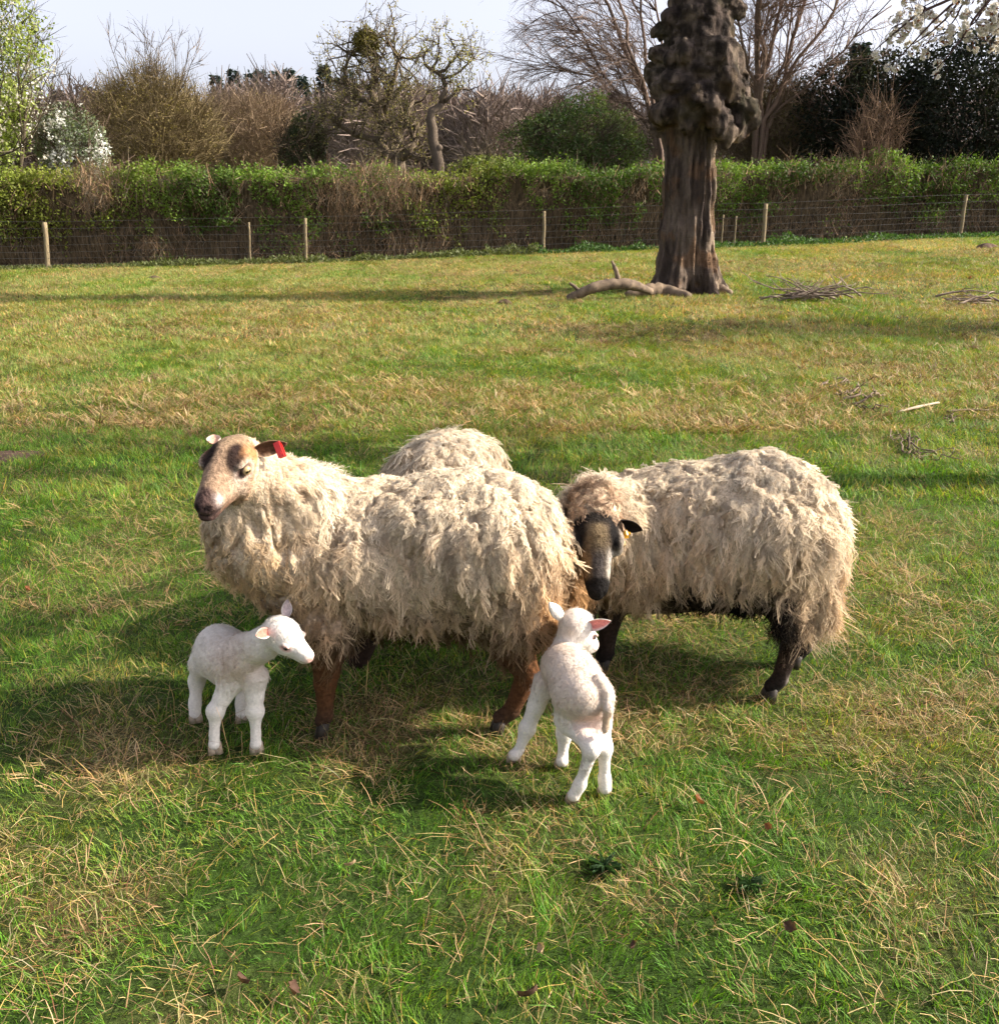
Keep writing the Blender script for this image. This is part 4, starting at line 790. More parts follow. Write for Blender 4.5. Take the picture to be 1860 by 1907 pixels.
# ------------------------------------------------------------------ sheep
def loc2w(o, M, p): return np.asarray(o)+np.asarray(p, float)@M
def w2loc(o, M, p): return (np.asarray(p)-o)@M.T
def ewe_head(F, o, M, s=1.0, wide=1.0):
    L = lambda *p: loc2w(o, M, np.array(p)*s)
    F.ell(L(-.006, 0, .000), np.array([.062, .060*wide, .053])*s, M, .03)
    F.cone(L(.03, 0, .012), .052*s, L(.135, 0, -.004), .030*s, .03)
    F.cone(L(.0, 0, -.045), .042*s, L(.14, 0, -.034), .024*s, .03)
    for y in (-1, 1):
        F.ell(L(.02, y*.034*wide, -.030), np.array([.055, .026, .042])*s, M, .02)
        F.ell(L(.044, y*.048*wide, .033), np.array([.027, .014, .009])*s, M, .010)
        if wide > 1: F.ell(L(.044, y*.046*wide, .004), np.array([.036, .022, .030])*s, M, .014)
        F.ell(L(.10, y*.015, -.015), np.array([.05, .015, .020])*s, M, .02)
    F.ell(L(.160, 0, -.012), np.array([.030, .0285, .024])*s, M, .014)
    F.ell(L(.163, 0, -.038), np.array([.026, .025, .013])*s, M, .008)
    for y in (-1, 1):
        F.ell(L(.050, y*.0665*wide, .012), np.array([.016, .012, .0125])*s, M, .004, sub=True)
        F.ell(L(.188, y*.015, -.006), np.array([.012, .0065, .0075])*s, M, .004, sub=True)
def eye(o, M, y, root, loc, s=1.0, c_iris=(.44, .31, .15), r=.0130, at=(.048, .0555, .0125)):
    n, k = 20, 14; ph = np.linspace(0, pi, k); th = np.arange(n)*2*pi/n
    A = np.array([at[0], at[1]*y, at[2]])*s
    ax = nrm([.62, y*1., .12]); e1 = nrm(np.cross([0, 0, 1.], ax)); e2 = np.cross(ax, e1)
    v = []; q = []; c = []
    for i, p in enumerate(ph):
        for t in th:
            d = ax*math.cos(p)+math.sin(p)*(e1*math.cos(t)+e2*math.sin(t)); v.append(A+d*r*s)
            a, b = math.sin(p)*math.cos(t), math.sin(p)*math.sin(t)
            cc = c_iris if p < 1.2 else (.16, .11, .09)
            if p < .9 and abs(b) < .22 and abs(a) < .5: cc = (.005, .005, .005)
            c.append(cc)
    for i in range(k-1):
        for j in range(n): q.append([i*n+j, i*n+(j+1) % n, (i+1)*n+(j+1) % n, (i+1)*n+j])
    e = mesh('eye', loc2w(o, M, v), np.array(q), M_eye, None, True, {'Col': np.array(c)}, loc)
    e.location = (0, 0, 0); e.parent = root; return e
def ear(root, loc, base, tip, open_dir, width, cin, cout, rim=None, cup=.45, name='ear'):
    base = np.asarray(base); tip = np.asarray(tip); ax = tip-base; Ln = np.linalg.norm(ax); ax = ax/Ln
    od = nrm(open_dir-ax*np.dot(open_dir, ax)); sd_ = np.cross(ax, od)
    ns, nw = 12, 9; v = []; c = []; q = []
    for side in (0, 1):
        for i in range(ns):
            s = i/(ns-1); wv = width*.5*max(.04, (math.sin(pi*min(1, s*.82+.18))**.75))*(1-.15*s)
            for j in range(nw):
                u = j/(nw-1)*2-1; cu = cup*(1-.5*s)
                p = base+ax*Ln*s+sd_*wv*math.sin(u*1.25)/math.sin(1.25)*(1-.25*cu)+od*(wv*cu*(u*u*1.3-1)+.012*math.sin(s*pi)*0-side*.0028)
                v.append(p)
                col = np.array(cin if side == 0 else cout)
                if rim is not None and side == 0: col = col+(np.array(rim)-col)*float(sm(.55, .95, abs(u)))
                c.append(col)
    o = ns*nw
    for i in range(ns-1):
        for j in range(nw-1):
            a = i*nw+j; q.append([a, a+1, a+nw+1, a+nw]); q.append([o+a, o+a+nw, o+a+nw+1, o+a+1])
        for j in (0, nw-1):
            a = i*nw+j; q.append([a, a+nw, o+a+nw, o+a])
    for j in range(nw-1):
        a = (ns-1)*nw+j; q.append([a, a+1, o+a+1, o+a])
    e = mesh(name, np.array(v), np.array(q), M_coat, None, True, {'Col': np.array(c)}, loc)
    e.location = (0, 0, 0); e.parent = root; return e
def hoofs(root, loc, feet, sc=1.0, hm=None):
    for (x, y), yaw in feet:
        d = np.array([math.cos(yaw), math.sin(yaw), 0]); s = np.array([-d[1], d[0], 0]); b = Bag(); g = float(hz(x, y))
        for k in (-1, 1):
            c = np.array([x, y, g])+s*k*.0105*sc
            for i, (h, r, f) in enumerate(((0, .0155, .012), (.022, .014, .004), (.040, .0125, -.004))): pass
            b.tube([c+d*.012*sc, c+d*.008*sc+[0, 0, .02*sc], c+[0, 0, .040*sc]], [.0165*sc, .0150*sc, .0115*sc], 8)
        h = b.build('hoof', hm or M_hoof, None, loc); h.location = (0, 0, 0); h.parent = root
def sample(v, f, n, w=None, area_n=None):
    a, b, c, d = (v[f[:, i]] for i in range(4))
    ar = np.linalg.norm(np.cross(c-a, d-b), axis=1)*.5
    pw = ar*(w[f].mean(1) if w is not None else 1)
    cs = np.cumsum(pw); i = np.searchsorted(cs, rng.random(n)*cs[-1]); i = np.minimum(i, len(f)-1)
    s, t = rng.random((2, n)); q = f[i]; W4 = np.stack([(1-s)*(1-t), s*(1-t), s*t, (1-s)*t], 1)
    return q, W4, pw.sum()
def interp(A, q, W4): return (A[q]*(W4[..., None] if A.ndim > 1 else W4)).sum(1)
def wool(v, f, vn, mask, spacing, fib, seg, length, lift, flow, color, curl, width, spread, name, root, loc, mtl, tipw=.45, maxn=9000, r0k=1.0, jit=1.1):
    """locks of curly strands; per-vertex arrays: mask, length, lift, color; flow (n,3) preferred direction"""
    _, _, A = sample(v, f, 1, mask); n = min(maxn, int(A/spacing**2))
    q, W4, _ = sample(v, f, n, mask)
    p = interp(v, q, W4); nn = nrm(interp(vn, q, W4)); L = interp(length, q, W4)*rng.uniform(.6, 1.35, n); lf = interp(lift, q, W4)
    fl = interp(flow, q, W4)+rng.normal(size=(n, 3))*.20+jit*(np.stack([fbm(p, 16, 71), fbm(p, 16, 72), fbm(p, 16, 73)], 1)-.5); fl = fl-nn*(fl*nn).sum(1)[:, None]; fl = nrm(fl)
    cv = interp(color, q, W4)*rng.uniform(.90, 1.08, n)[:, None]
    cu = interp(curl, q, W4)*rng.uniform(.6, 1.4, n)
    side = np.cross(nn, fl)
    s = np.linspace(0, 1, seg)[None, None, :, None]
    ph0 = rng.uniform(0, 2*pi, n)[:, None]+rng.normal(size=(n, fib))*.9
    om = rng.uniform(1.3, 3.0, n)[:, None]*2*pi*np.ones((1, fib))
    hand = rng.choice([-1, 1], n)[:, None]
    Lf = (L[:, None]*rng.uniform(.75, 1.15, (n, fib)))
    rr = spread*r0k*np.sqrt(rng.random((n, fib))); aa = rng.uniform(0, 2*pi, (n, fib))
    off = (rr*np.cos(aa))[..., None]*fl[:, None]+(rr*np.sin(aa))[..., None]*side[:, None]
    N_, F_, S_ = nn[:, None, None], fl[:, None, None], side[:, None, None]
    X = Lf[:, :, None, None]
    li = lf[:, None, None, None]
    pos = p[:, None, None]-N_*.004+X*(N_*(li*(1.3*s-.75*s*s))+F_*(s*.2+.8*s*s)*(1-.35*li)+F_*s*.3)
    pos = pos+off[:, :, None]*(1-.38*s)
    phs = ph0[:, :, None, None]+(om*hand)[:, :, None, None]*s
    cr = (cu[:, None]*Lf)[:, :, None, None]*np.minimum(s*2.2, 1)
    pos = pos+cr*(np.cos(phs)*S_+np.sin(phs)*(.6*N_+.4*F_))
    k = n*fib; pos = pos.reshape(k, seg, 3)
    tg = nrm(np.gradient(pos, axis=1)); nr = np.repeat(nn, fib, 0)[:, None]+rng.normal(size=(k, 1, 3))*.35
    sd_ = nrm(np.cross(tg, nr))
    wd = width*rng.uniform(.7, 1.3, (k, 1))*(1-(1-tipw)*np.linspace(0, 1, seg)[None]**2)
    V, Q = ribbons(pos, wd, sd_)
    col = np.repeat(cv, fib, 0)*rng.uniform(.88, 1.1, (k, 1))
    col = np.repeat(col[:, None], seg, 1)*(.86+.2*np.linspace(0, 1, seg))[None, :, None]
    col = np.repeat(col, 2, 1).reshape(-1, 3)
    sn = np.repeat(np.repeat(nn, fib, 0)[:, None], seg*2, 1).reshape(-1, 3)
    o = mesh(name, V, Q, mtl, None, True, {'Col': col, 'sn': sn}, loc)
    o.location = (0, 0, 0); o.parent = root; o['kind'] = 'stuff'
    return o
def stations(F, st, k, shrink=.0, sy=1.0):
    """(px, ytop, ybottom, Y): the trunk of the animal as a chain of spheres seen at those outlines"""
    c, r = [], []
    for x, a, b, Y in st:
        c.append(P(x, (a+b)/2, Y)); r.append((b-a)/2*mpp(x, (a+b)/2, Y)-shrink)
    F.chain(c, r, k); return c, r
CREAM, CREAM2, BROWN, RUST, DARK, BLACK = (np.array(c) for c in ((.70, .545, .375), (.85, .755, .60), (.30, .19, .11), (.36, .19, .08), (.055, .032, .02), (.012, .010, .009)))
SHR = .030

def finish_ewe(name, F, hframe, legs_dark, colfn, label, fleece_fn, loc, feet, earspec, tagspec, group=None, spacing=.0125, fib=7, maxn=8200, eyes=True, hs=1.0, wide=1.0):
    v, f = F.mesh(); vn = vnormals(v, f)
    loc = np.array(loc)
    mask = colfn(v, vn)[1]
    lump = (fbm(v, 7, 81)-.5)*.050+(fbm(v*np.array([1, 1, .35]), 24, 82)-.5)*.030
    cr = np.exp(-((fbm(v*np.array([1, 1, .30]), 15, 83)-.5)/.035)**2)*sm(.85, .70, v[:, 2]); lump = lump-.016*cr
    near = sm(.10, .20, np.linalg.norm(v-hframe[0], axis=1))
    v = v+vn*(mask*lump*(.25+.75*near))[:, None]; vn = vnormals(v, f)
    col, mask, length, lift, curl, flow = colfn(v, vn)
    root = mesh(name, v, f, M_skin, None, True, {'Col': col}, loc)
    tag(root, label, 'sheep', group)
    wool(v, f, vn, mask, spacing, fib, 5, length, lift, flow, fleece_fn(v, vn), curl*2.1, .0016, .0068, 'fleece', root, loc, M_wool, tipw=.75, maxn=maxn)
    wool(v, f, vn, mask*(.35+sm(.5, .72, v[:, 2])), .0075, 2, 3, .018+0*length, .45+0*lift, flow, fleece_fn(v, vn)*1.03, .25+0*curl, .0013, .004, 'fuzz', root, loc, M_wool, tipw=.4, maxn=int(maxn*1.5))
    if eyes:
        for y in (-1, 1): eye(hframe[0], hframe[1], y, root, loc, hs, at=(.048, .0555*wide, .0125))
    hoofs(root, loc, feet, 1.15)
    return root, v, f, vn

def ewe_common(v, vn, o, M, s, bodyc, legtop, bk=-.062):
    """shared masks: face (bare), legs (bare), wool elsewhere"""
    h = w2loc(o, M, v)/s
    rad = np.hypot(h[:, 1], h[:, 2])
    headz = (h[:, 0] > -.09) & (rad < .092) & (h[:, 0] < .23)
    b0 = np.interp(h[:, 2], [-.07, -.03, 0, .03, .05], [.045, .02, -.010, bk*.75, bk])+5*h[:, 1]**2; crown = sm(b0+.008, b0-.014, h[:, 0]+.012*(fbm(v, 60, 8)-.5))
    face = np.where(headz, 1-crown, 0.)
    leg = 1-sm(legtop-.03, legtop+.05, v[:, 2])
    return h, np.clip(face, 0, 1), leg

# ---- ewe with the red tag
def build_ewe_a():
    Y = 2.56
    loc = np.array([-.22, Y, 0.]); H = .0065
    F = Field((-.86, 2.02, -.01), (.32, 2.92, 1.0), H)
    st = [(462, 915, 1072, 2.50), (515, 868, 1132, 2.53), (590, 888, 1172, Y), (680, 880, 1180, Y), (780, 868, 1180, Y), (870, 858, 1176, Y), (915, 862, 1186, Y)]
    stations(F, st, .05, SHR)
    # neck ruff and chest
    F.ell(P(458, 985, 2.47), (.098, .13, .135), None, .06)
    F.cone(P(520, 985, 2.50), .15, P(468, 900, 2.44), .085, .05)
    F.ell(P(950, 1040, 2.53), (.155, .19, .225), None, .04); F.ell(P(965, 1120, 2.52), (.10, .15, .14), None, .04)
    hd = camdir(-.21, -.63, .75); M = frame(hd, roll=R(-3)); o = P(436, 857, 2.38); hs = 1.03
    ewe_head(F, o, M, hs)
    F.cone(loc2w(o, M, (-.035, 0, -.030)), .060, P(492, 930, 2.46), .10, .035); F.cone(P(512, 892, 2.47), .072, P(565, 940, 2.52), .12, .05)
    g = lambda x, y: np.array([x, y, float(hz(x, y))])
    fn, ff = (-.495, 2.43), (-.53, 2.66); hn, hf = (.005, 2.45), (.105, 2.64)
    # legs: front pair, hind pair
    for (fx, fy), dx in ((fn, 0), (ff, 0)):
        b = g(fx, fy)
        F.chain([b+[.02, 0, .34], b+[.012, 0, .20], b+[.006, 0, .165], b+[.0, 0, .06], b+[-.008, 0, .045]], [.075, .036, .031, .021, .023], .012)
    for (fx, fy) in (hn, hf):
        b = g(fx, fy)
        F.chain([b+[.05, .02, .36], b+[.035, 0, .27], b+[.075, 0, .185], b+[.03, 0, .07], b+[.0, 0, .045]], [.11, .06, .033, .023, .025], .012)
        F.ell(b+[.078, 0, .19], (.02, .018, .03), None, .015)
    # udder and tail
    F.cone(P(870, 1150, 2.55), .06, P(900, 1165, 2.55), .05, .03)
    F.cone(P(1015, 1000, Y), .05, P(1022, 1120, Y), .035, .03)
    def colfn(v, vn):
        h, face, leg = ewe_common(v, vn, o, M, hs, None, .27)
        n1 = fbm(v, 9, 3); n2_ = fbm(v, 40, 4)
        c = lerp(np.tile(CREAM, (len(v), 1))*.78, BROWN, sm(.50, .30, v[:, 2]+.06*(n1-.5))*.8)
        rear = sm(-.02, .16, v[:, 0])*sm(.62, .35, v[:, 2])
        c = lerp(c, RUST, rear*.7)
        X, Yy, Z = h.T; ay = np.abs(Yy)
        fc = np.tile(np.array([.34, .225, .145]), (len(v), 1))
        fc = lerp(fc, (.27, .19, .115), sm(.06, .0, X)*.75)
        fc = lerp(fc, (.52, .40, .30), sm(.030, .048, ay)*sm(.03, .08, X)*sm(.15, .12, X)*.7)
        patch = np.exp(-(((X-.044)/.038)**2+((ay-.035)/.0165)**2)**1.8)*sm(-.004, .008, Z)
        fc = lerp(fc, (.028, .017, .014), patch*1.8)
        fc = lerp(fc, (.42, .20, .08), np.exp(-(((X-.00)/.03)**2+((ay-.056)/.02)**2))*.9)
        fc = lerp(fc, (.42, .18, .05), np.exp(-((X-(.002-.6*Z))/.013)**2)*sm(.03, .045, ay)*sm(.03, .0, Z)*.8)
        fc = lerp(fc, (.085, .052, .044), sm(.138, .155, X+.010*(n2_-.5)*3))
        fc = lerp(fc, (.68, .55, .48), np.exp(-(((X-.150)/.012)**2+((ay-.030)/.010)**2+((Z+.002)/.015)**2))*1.0)
        fc = lerp(fc, (.16, .07, .045), np.exp(-(((X-.125)/.035)**2+((Z+.045)/.014)**2))*.8)
        fc = lerp(fc, (.01, .006, .006), (sm(.016, .009, np.sqrt((X-.188)**2+(ay-.016)**2+(Z+.005)**2)))*1.)
        fc = lerp(fc, (.015, .01, .01), np.exp(-((Z+.026+.02*(.16-X))/.0022)**2)*sm(.10, .13, X)*.8)
        fc = lerp(fc, (.024, .014, .011), np.exp(-(((X-.040)/.036)**2+((ay-.031)/.0155)**2)**2)*1.3*sm(.0, .010, Z)*sm(.030, .024, ay-.35*(Z-.02)))
        rim = np.sqrt(((X-.049)/.02)**2+((Z-.011)/.0135)**2)
        fc = lerp(fc, (.60, .48, .40), np.exp(-((rim-1.5)/.4)**2)*sm(.035, .045, ay)*.6); fc = lerp(fc, (.10, .06, .05), np.exp(-((rim-1)/.25)**2)*sm(.035, .045, ay)*.8)
        c = c*(1-face[:, None])+fc*face[:, None]
        lc = lerp(np.tile(np.array([.12, .05, .020]), (len(v), 1)), DARK, sm(.13, .02, v[:, 2])+.35*(n2_-.3))
        c = c*(1-leg[:, None])+lc*leg[:, None]
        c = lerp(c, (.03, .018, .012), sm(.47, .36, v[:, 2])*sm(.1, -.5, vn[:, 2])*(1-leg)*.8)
        mask = np.clip((1-face*1.02)*(1-leg), 0, 1); mask = np.where(mask < .3, 0, mask)
        back = sm(.50, .72, v[:, 2])*sm(-.50, -.38, v[:, 0]); neck = sm(-.48, -.60, v[:, 0])
        L = .052-.034*back-.018*neck+.010*sm(.5, .32, v[:, 2])*(1-neck); L = L*(1-.55*sm(.15, .07, np.linalg.norm(v-o, axis=1)))
        lift = .11+.40*back+.03*neck; curl = .08+.02*neck+.04*n1
        d = np.stack([.15*(n1-.5)*4+.1, 0*n1-.05, -1+0*n1], -1)
        nk = sm(.26, .12, np.linalg.norm(v-(o-hd*.04), axis=1))[:, None]; away = nrm(v-o)
        d = d*(1-nk)+away*nk*1.4
        return c, mask, L, lift, curl, d
    def fl(v, vn):
        n1 = fbm(v, 7, 13); n2_ = fbm(v, 26, 14)
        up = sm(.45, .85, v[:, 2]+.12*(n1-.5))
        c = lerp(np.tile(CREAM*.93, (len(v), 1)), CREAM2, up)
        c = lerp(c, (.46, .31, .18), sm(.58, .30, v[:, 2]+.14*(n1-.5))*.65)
        c = lerp(c, (.54, .36, .18), sm(-.40, -.62, v[:, 0])*sm(.80, .6, v[:, 2])*.65)
        c = lerp(c, (.50, .27, .10), sm(.0, .17, v[:, 0]+.08*(n1-.5))*sm(.66, .30, v[:, 2])*.85)
        c = lerp(c, (.50, .27, .12), sm(.20, .10, np.linalg.norm(v-loc2w(o, M, (-.03, .05, .03)), axis=1))*.55)
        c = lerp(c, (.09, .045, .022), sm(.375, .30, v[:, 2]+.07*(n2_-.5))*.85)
        c = lerp(c, (.30, .17, .085), np.exp(-((fbm(v*np.array([1, 1, .3]), 16, 15)-.5)/.045)**2)*sm(.80, .6, v[:, 2])*.45)
        return c*(.72+.5*sm(.3, .62, n2_))[:, None]
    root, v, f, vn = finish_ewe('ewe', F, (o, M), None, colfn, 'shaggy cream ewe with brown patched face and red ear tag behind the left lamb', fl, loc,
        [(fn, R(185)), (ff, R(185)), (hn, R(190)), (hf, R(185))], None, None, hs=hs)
    # ears
    L = lambda *p: loc2w(o, M, np.array(p)*hs)
    b0, t0 = L(-.016, .056, .022), P(536, 826, 2.40)
    ear(root, loc, b0, t0, camdir(-.4, -.5, .8), .048, (.11, .055, .03), (.22, .12, .065), (.30, .2, .13), name='ear')
    b1, t1 = L(-.015, -.052, .040), P(398, 815, 2.42)
    t1 = b1+nrm(t1-b1)*.058
    ear(root, loc, b1, t1, camdir(.2, .1, .9), .042, (.62, .36, .26), (.60, .48, .38), (.75, .62, .5), name='ear')
    # red tag: bent loop plate through the ear
    b = Bag(); e = P(521, 838, 2.385)
    ax = nrm(camdir(.38, -.92, .1)); w = nrm(camdir(.9, .38, .2)); n_ = np.cross(ax, w)
    def plate(c, hx, hy, hz_):
        v = np.array([c+ax*a*hx+w*d*hy+n_*g_*hz_ for a in (-1, 1) for d in (-1, 1) for g_ in (-1, 1)])
        b.add(v, np.array([[0, 1, 3, 2], [4, 6, 7, 5], [0, 4, 5, 1], [2, 3, 7, 6], [0, 2, 6, 4], [1, 5, 7, 3]]))
    plate(e+n_*.004, .020, .0085, .0016); plate(e-n_*.007, .020, .0085, .0016); plate(e-ax*.019-n_*.0015, .0022, .0085, .0070)
    b.tube([e+n_*.007+ax*.010, e-n_*.010+ax*.010], [.0045, .0045], 10)
    r = b.build('ear_tag', M_red, None, loc, False); r.location = (0, 0, 0); r.parent = root
    return root

def build_ewe_b():
    loc = np.array([.62, 2.82, 0.]); H = .0065
    F = Field((.02, 2.38, -.01), (1.28, 3.22, 1.0), H)
    st = [(1105, 905, 1115, 2.93), (1165, 870, 1152, 2.92), (1250, 862, 1152, 2.90), (1340, 842, 1142, 2.86), (1400, 828, 1150, 2.83), (1424, 830, 1152, 2.82)]
    stations(F, st, .05, SHR)
    F.ell(P(1456, 1005, 2.80), (.158, .18, .235), None, .04); F.ell(P(1490, 1100, 2.78), (.11, .15, .16), None, .04)
    hd = camdir(.03, -.93, .37); M = frame(hd); o = P(1106, 984, 2.58); hs = 1.06
    ewe_head(F, o, M, hs, 1.2)
    F.cone(o-hd*.05+[0, .03, 0], .068, P(1120, 960, 2.80), .13, .04)
    F.cone(P(1125, 975, 2.80), .12, P(1165, 1010, 2.90), .2, .05)
    g = lambda x, y: np.array([x, y, float(hz(x, y))])
    fn, ff = (.345, 2.83), (.30, 3.02); hn, hf = (.83, 2.63), (.975, 2.86)
    for (fx, fy) in (fn, ff):
        b = g(fx, fy)
        F.chain([b+[.02, 0, .34], b+[.012, 0, .20], b+[.006, 0, .165], b+[.0, 0, .06], b+[-.008, 0, .045]], [.085, .040, .034, .024, .026], .012)
    for (fx, fy), tx in ((hn, .045), (hf, -.03)):
        b = g(fx, fy)
        F.chain([b+[tx, .06, .38], b+[tx*.8, .02, .27], b+[.050, .01, .19], b+[.02, 0, .07], b+[.0, 0, .045]], [.11, .052, .032, .023, .025], .012)
        F.ell(b+[.05, .01, .19], (.018, .018, .028), None, .015)
    F.cone(P(1530, 960, 2.8), .05, P(1532, 1120, 2.8), .04, .03)
    def colfn(v, vn):
        h, face, leg = ewe_common(v, vn, o, M, hs, None, .24, -.030)
        n1 = fbm(v, 9, 23); n2_ = fbm(v, 40, 24)
        c = lerp(np.tile(CREAM, (len(v), 1))*.80, BROWN, sm(.46, .30, v[:, 2]+.06*(n1-.5))*.7)
        X, Yy, Z = h.T; Yy = Yy/(1+.2*sm(.11, .06, X)); ay = np.abs(Yy)
        fc = np.tile(np.array([.085, .062, .042]), (len(v), 1))
        fc = lerp(fc, (.17, .12, .065), np.exp(-(((X-.042)/.042)**2+(ay/.024)**2)**1.5)*(.55+.7*n2_))
        fc = lerp(fc, (.075, .062, .055), sm(.06, .10, X)*sm(.022, .01, ay))
        fc = lerp(fc, (.50, .44, .37), sm(.015, .032, Yy)*sm(.062, .085, X)*.95)
        fc = lerp(fc, (.20, .13, .07), sm(-.012, -.03, Yy)*sm(.062, .085, X)*.9)
        patch = np.exp(-(((X-.030)/.050)**2+((ay-.037-.1*np.maximum(X-.03, 0))/.013)**2)**2)
        fc = lerp(fc, BLACK, patch*1.1); fc = lerp(fc, BLACK, sm(.016, .0, X+.006*(n2_-.5))*sm(.0, .02, Z)*.9)
        fc = lerp(fc, (.34, .28, .22), sm(.047, .055, ay)*sm(.095, .07, X)*sm(-.02, .0, X)*.85)
        fc = lerp(fc, BLACK, sm(.135, .15, X))
        fc = lerp(fc, (.015, .01, .01), np.exp(-((Z+.026+.02*(.16-X))/.0022)**2)*sm(.10, .13, X)*.8)
        c = c*(1-face[:, None])+fc*face[:, None]
        lc = lerp(np.tile(np.array([.035, .022, .016]), (len(v), 1)), BLACK, sm(.12, .03, v[:, 2]))
        lc = lerp(lc, (.25, .21, .18), np.exp(-((v[:, 2]-.075)/.018)**2)*sm(.5, .8, v[:, 0])*sm(.2, .8, vn[:, 0])*.8)
        c = c*(1-leg[:, None])+lc*leg[:, None]
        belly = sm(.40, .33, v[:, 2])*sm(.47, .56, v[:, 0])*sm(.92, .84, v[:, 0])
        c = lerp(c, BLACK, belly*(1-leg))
        mask = np.clip((1-face*1.02)*(1-leg), 0, 1); mask = np.where(mask < .3, 0, mask)
        back = sm(.52, .74, v[:, 2])*sm(.24, .36, v[:, 0]); hip = sm(.72, .90, v[:, 0])
        L = .049-.032*back+.028*hip*sm(.6, .4, v[:, 2]); L = L*(1-.45*sm(.15, .07, np.linalg.norm(v-o, axis=1)))
        lift = .10+.40*back; curl = .06+.05*hip+.04*n1
        d = np.stack([.15*(n1-.5)*4+.05, 0*n1-.05, -1+0*n1], -1)
        nk = sm(.22, .12, np.linalg.norm(v-(o-hd*.05), axis=1))[:, None]; away = nrm(v-(o-hd*.02)-np.array([0, 0, -.02]))
        return c, mask, L+.012*nk[:, 0], lift+.25*nk[:, 0], curl, d*(1-nk)+away*nk*.8+np.array([0, -.5, -.3])*nk
    def fl(v, vn):
        n1 = fbm(v, 7, 33); n2_ = fbm(v, 26, 34)
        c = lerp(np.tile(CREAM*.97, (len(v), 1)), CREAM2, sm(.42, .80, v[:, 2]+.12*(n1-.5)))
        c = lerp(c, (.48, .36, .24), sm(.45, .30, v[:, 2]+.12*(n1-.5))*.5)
        c = lerp(c, (.32, .20, .11), np.exp(-((fbm(v*np.array([1, 1, .3]), 16, 35)-.5)/.045)**2)*sm(.80, .6, v[:, 2])*.40)
        c = lerp(c, (.52, .29, .12), sm(.97, 1.08, v[:, 0]+.06*(n1-.5))*sm(.58, .35, v[:, 2])*.85)
        c = lerp(c, (.34, .20, .12), sm(.15, .085, np.linalg.norm(v-loc2w(o, M, (-.05, 0, .03)), axis=1))*.75)
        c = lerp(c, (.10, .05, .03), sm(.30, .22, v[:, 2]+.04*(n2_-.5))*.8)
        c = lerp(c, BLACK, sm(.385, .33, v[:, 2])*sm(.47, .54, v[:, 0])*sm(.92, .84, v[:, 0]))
        return c*(.76+.42*sm(.3, .62, n2_))[:, None]
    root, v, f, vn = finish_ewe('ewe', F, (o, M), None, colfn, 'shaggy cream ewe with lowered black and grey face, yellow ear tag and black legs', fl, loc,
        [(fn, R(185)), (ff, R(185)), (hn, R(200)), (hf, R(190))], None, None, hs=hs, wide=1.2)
    L = lambda *p: loc2w(o, M, np.array(p)*hs)
    b0 = L(-.002, .064, .026); t0 = P(1196, 988, 2.57)
    ear(root, loc, b0, t0, camdir(.1, -.75, .65), .056, (.012, .009, .008), (.03, .024, .02), (.02, .015, .012), name='ear')
    b1 = L(-.002, -.056, .030); t1 = b1+(P(1040, 995, 2.60)-P(1080, 975, 2.60))*1.2
    ear(root, loc, b1, t1, camdir(-.1, -.75, .65), .056, (.012, .009, .008), (.03, .024, .02), (.02, .015, .012), name='ear')
    b = Bag(); e = P(1166, 996, 2.555); ax = nrm(camdir(.1, -1, .1)); w = nrm(camdir(1, .1, .1)); n_ = np.cross(ax, w)
    vv = np.array([e+ax*a*.010+w*d*.0065+n_*g_*.0015 for a in (-1, 1) for d in (-1, 1) for g_ in (-1, 1)])
    b.add(vv, np.array([[0, 1, 3, 2], [4, 6, 7, 5], [0, 4, 5, 1], [2, 3, 7, 6], [0, 2, 6, 4], [1, 5, 7, 3]]))
    b.tube([e-ax*.014, e+ax*.002+n_*.003], [.0035, .0055], 8); b.tube([e-ax*.004+w*.012, e-ax*.002+w*.004], [.004, .005], 8)
    r = b.build('ear_tag', M_yel, None, loc, False); r.location = (0, 0, 0); r.parent = root
    return root

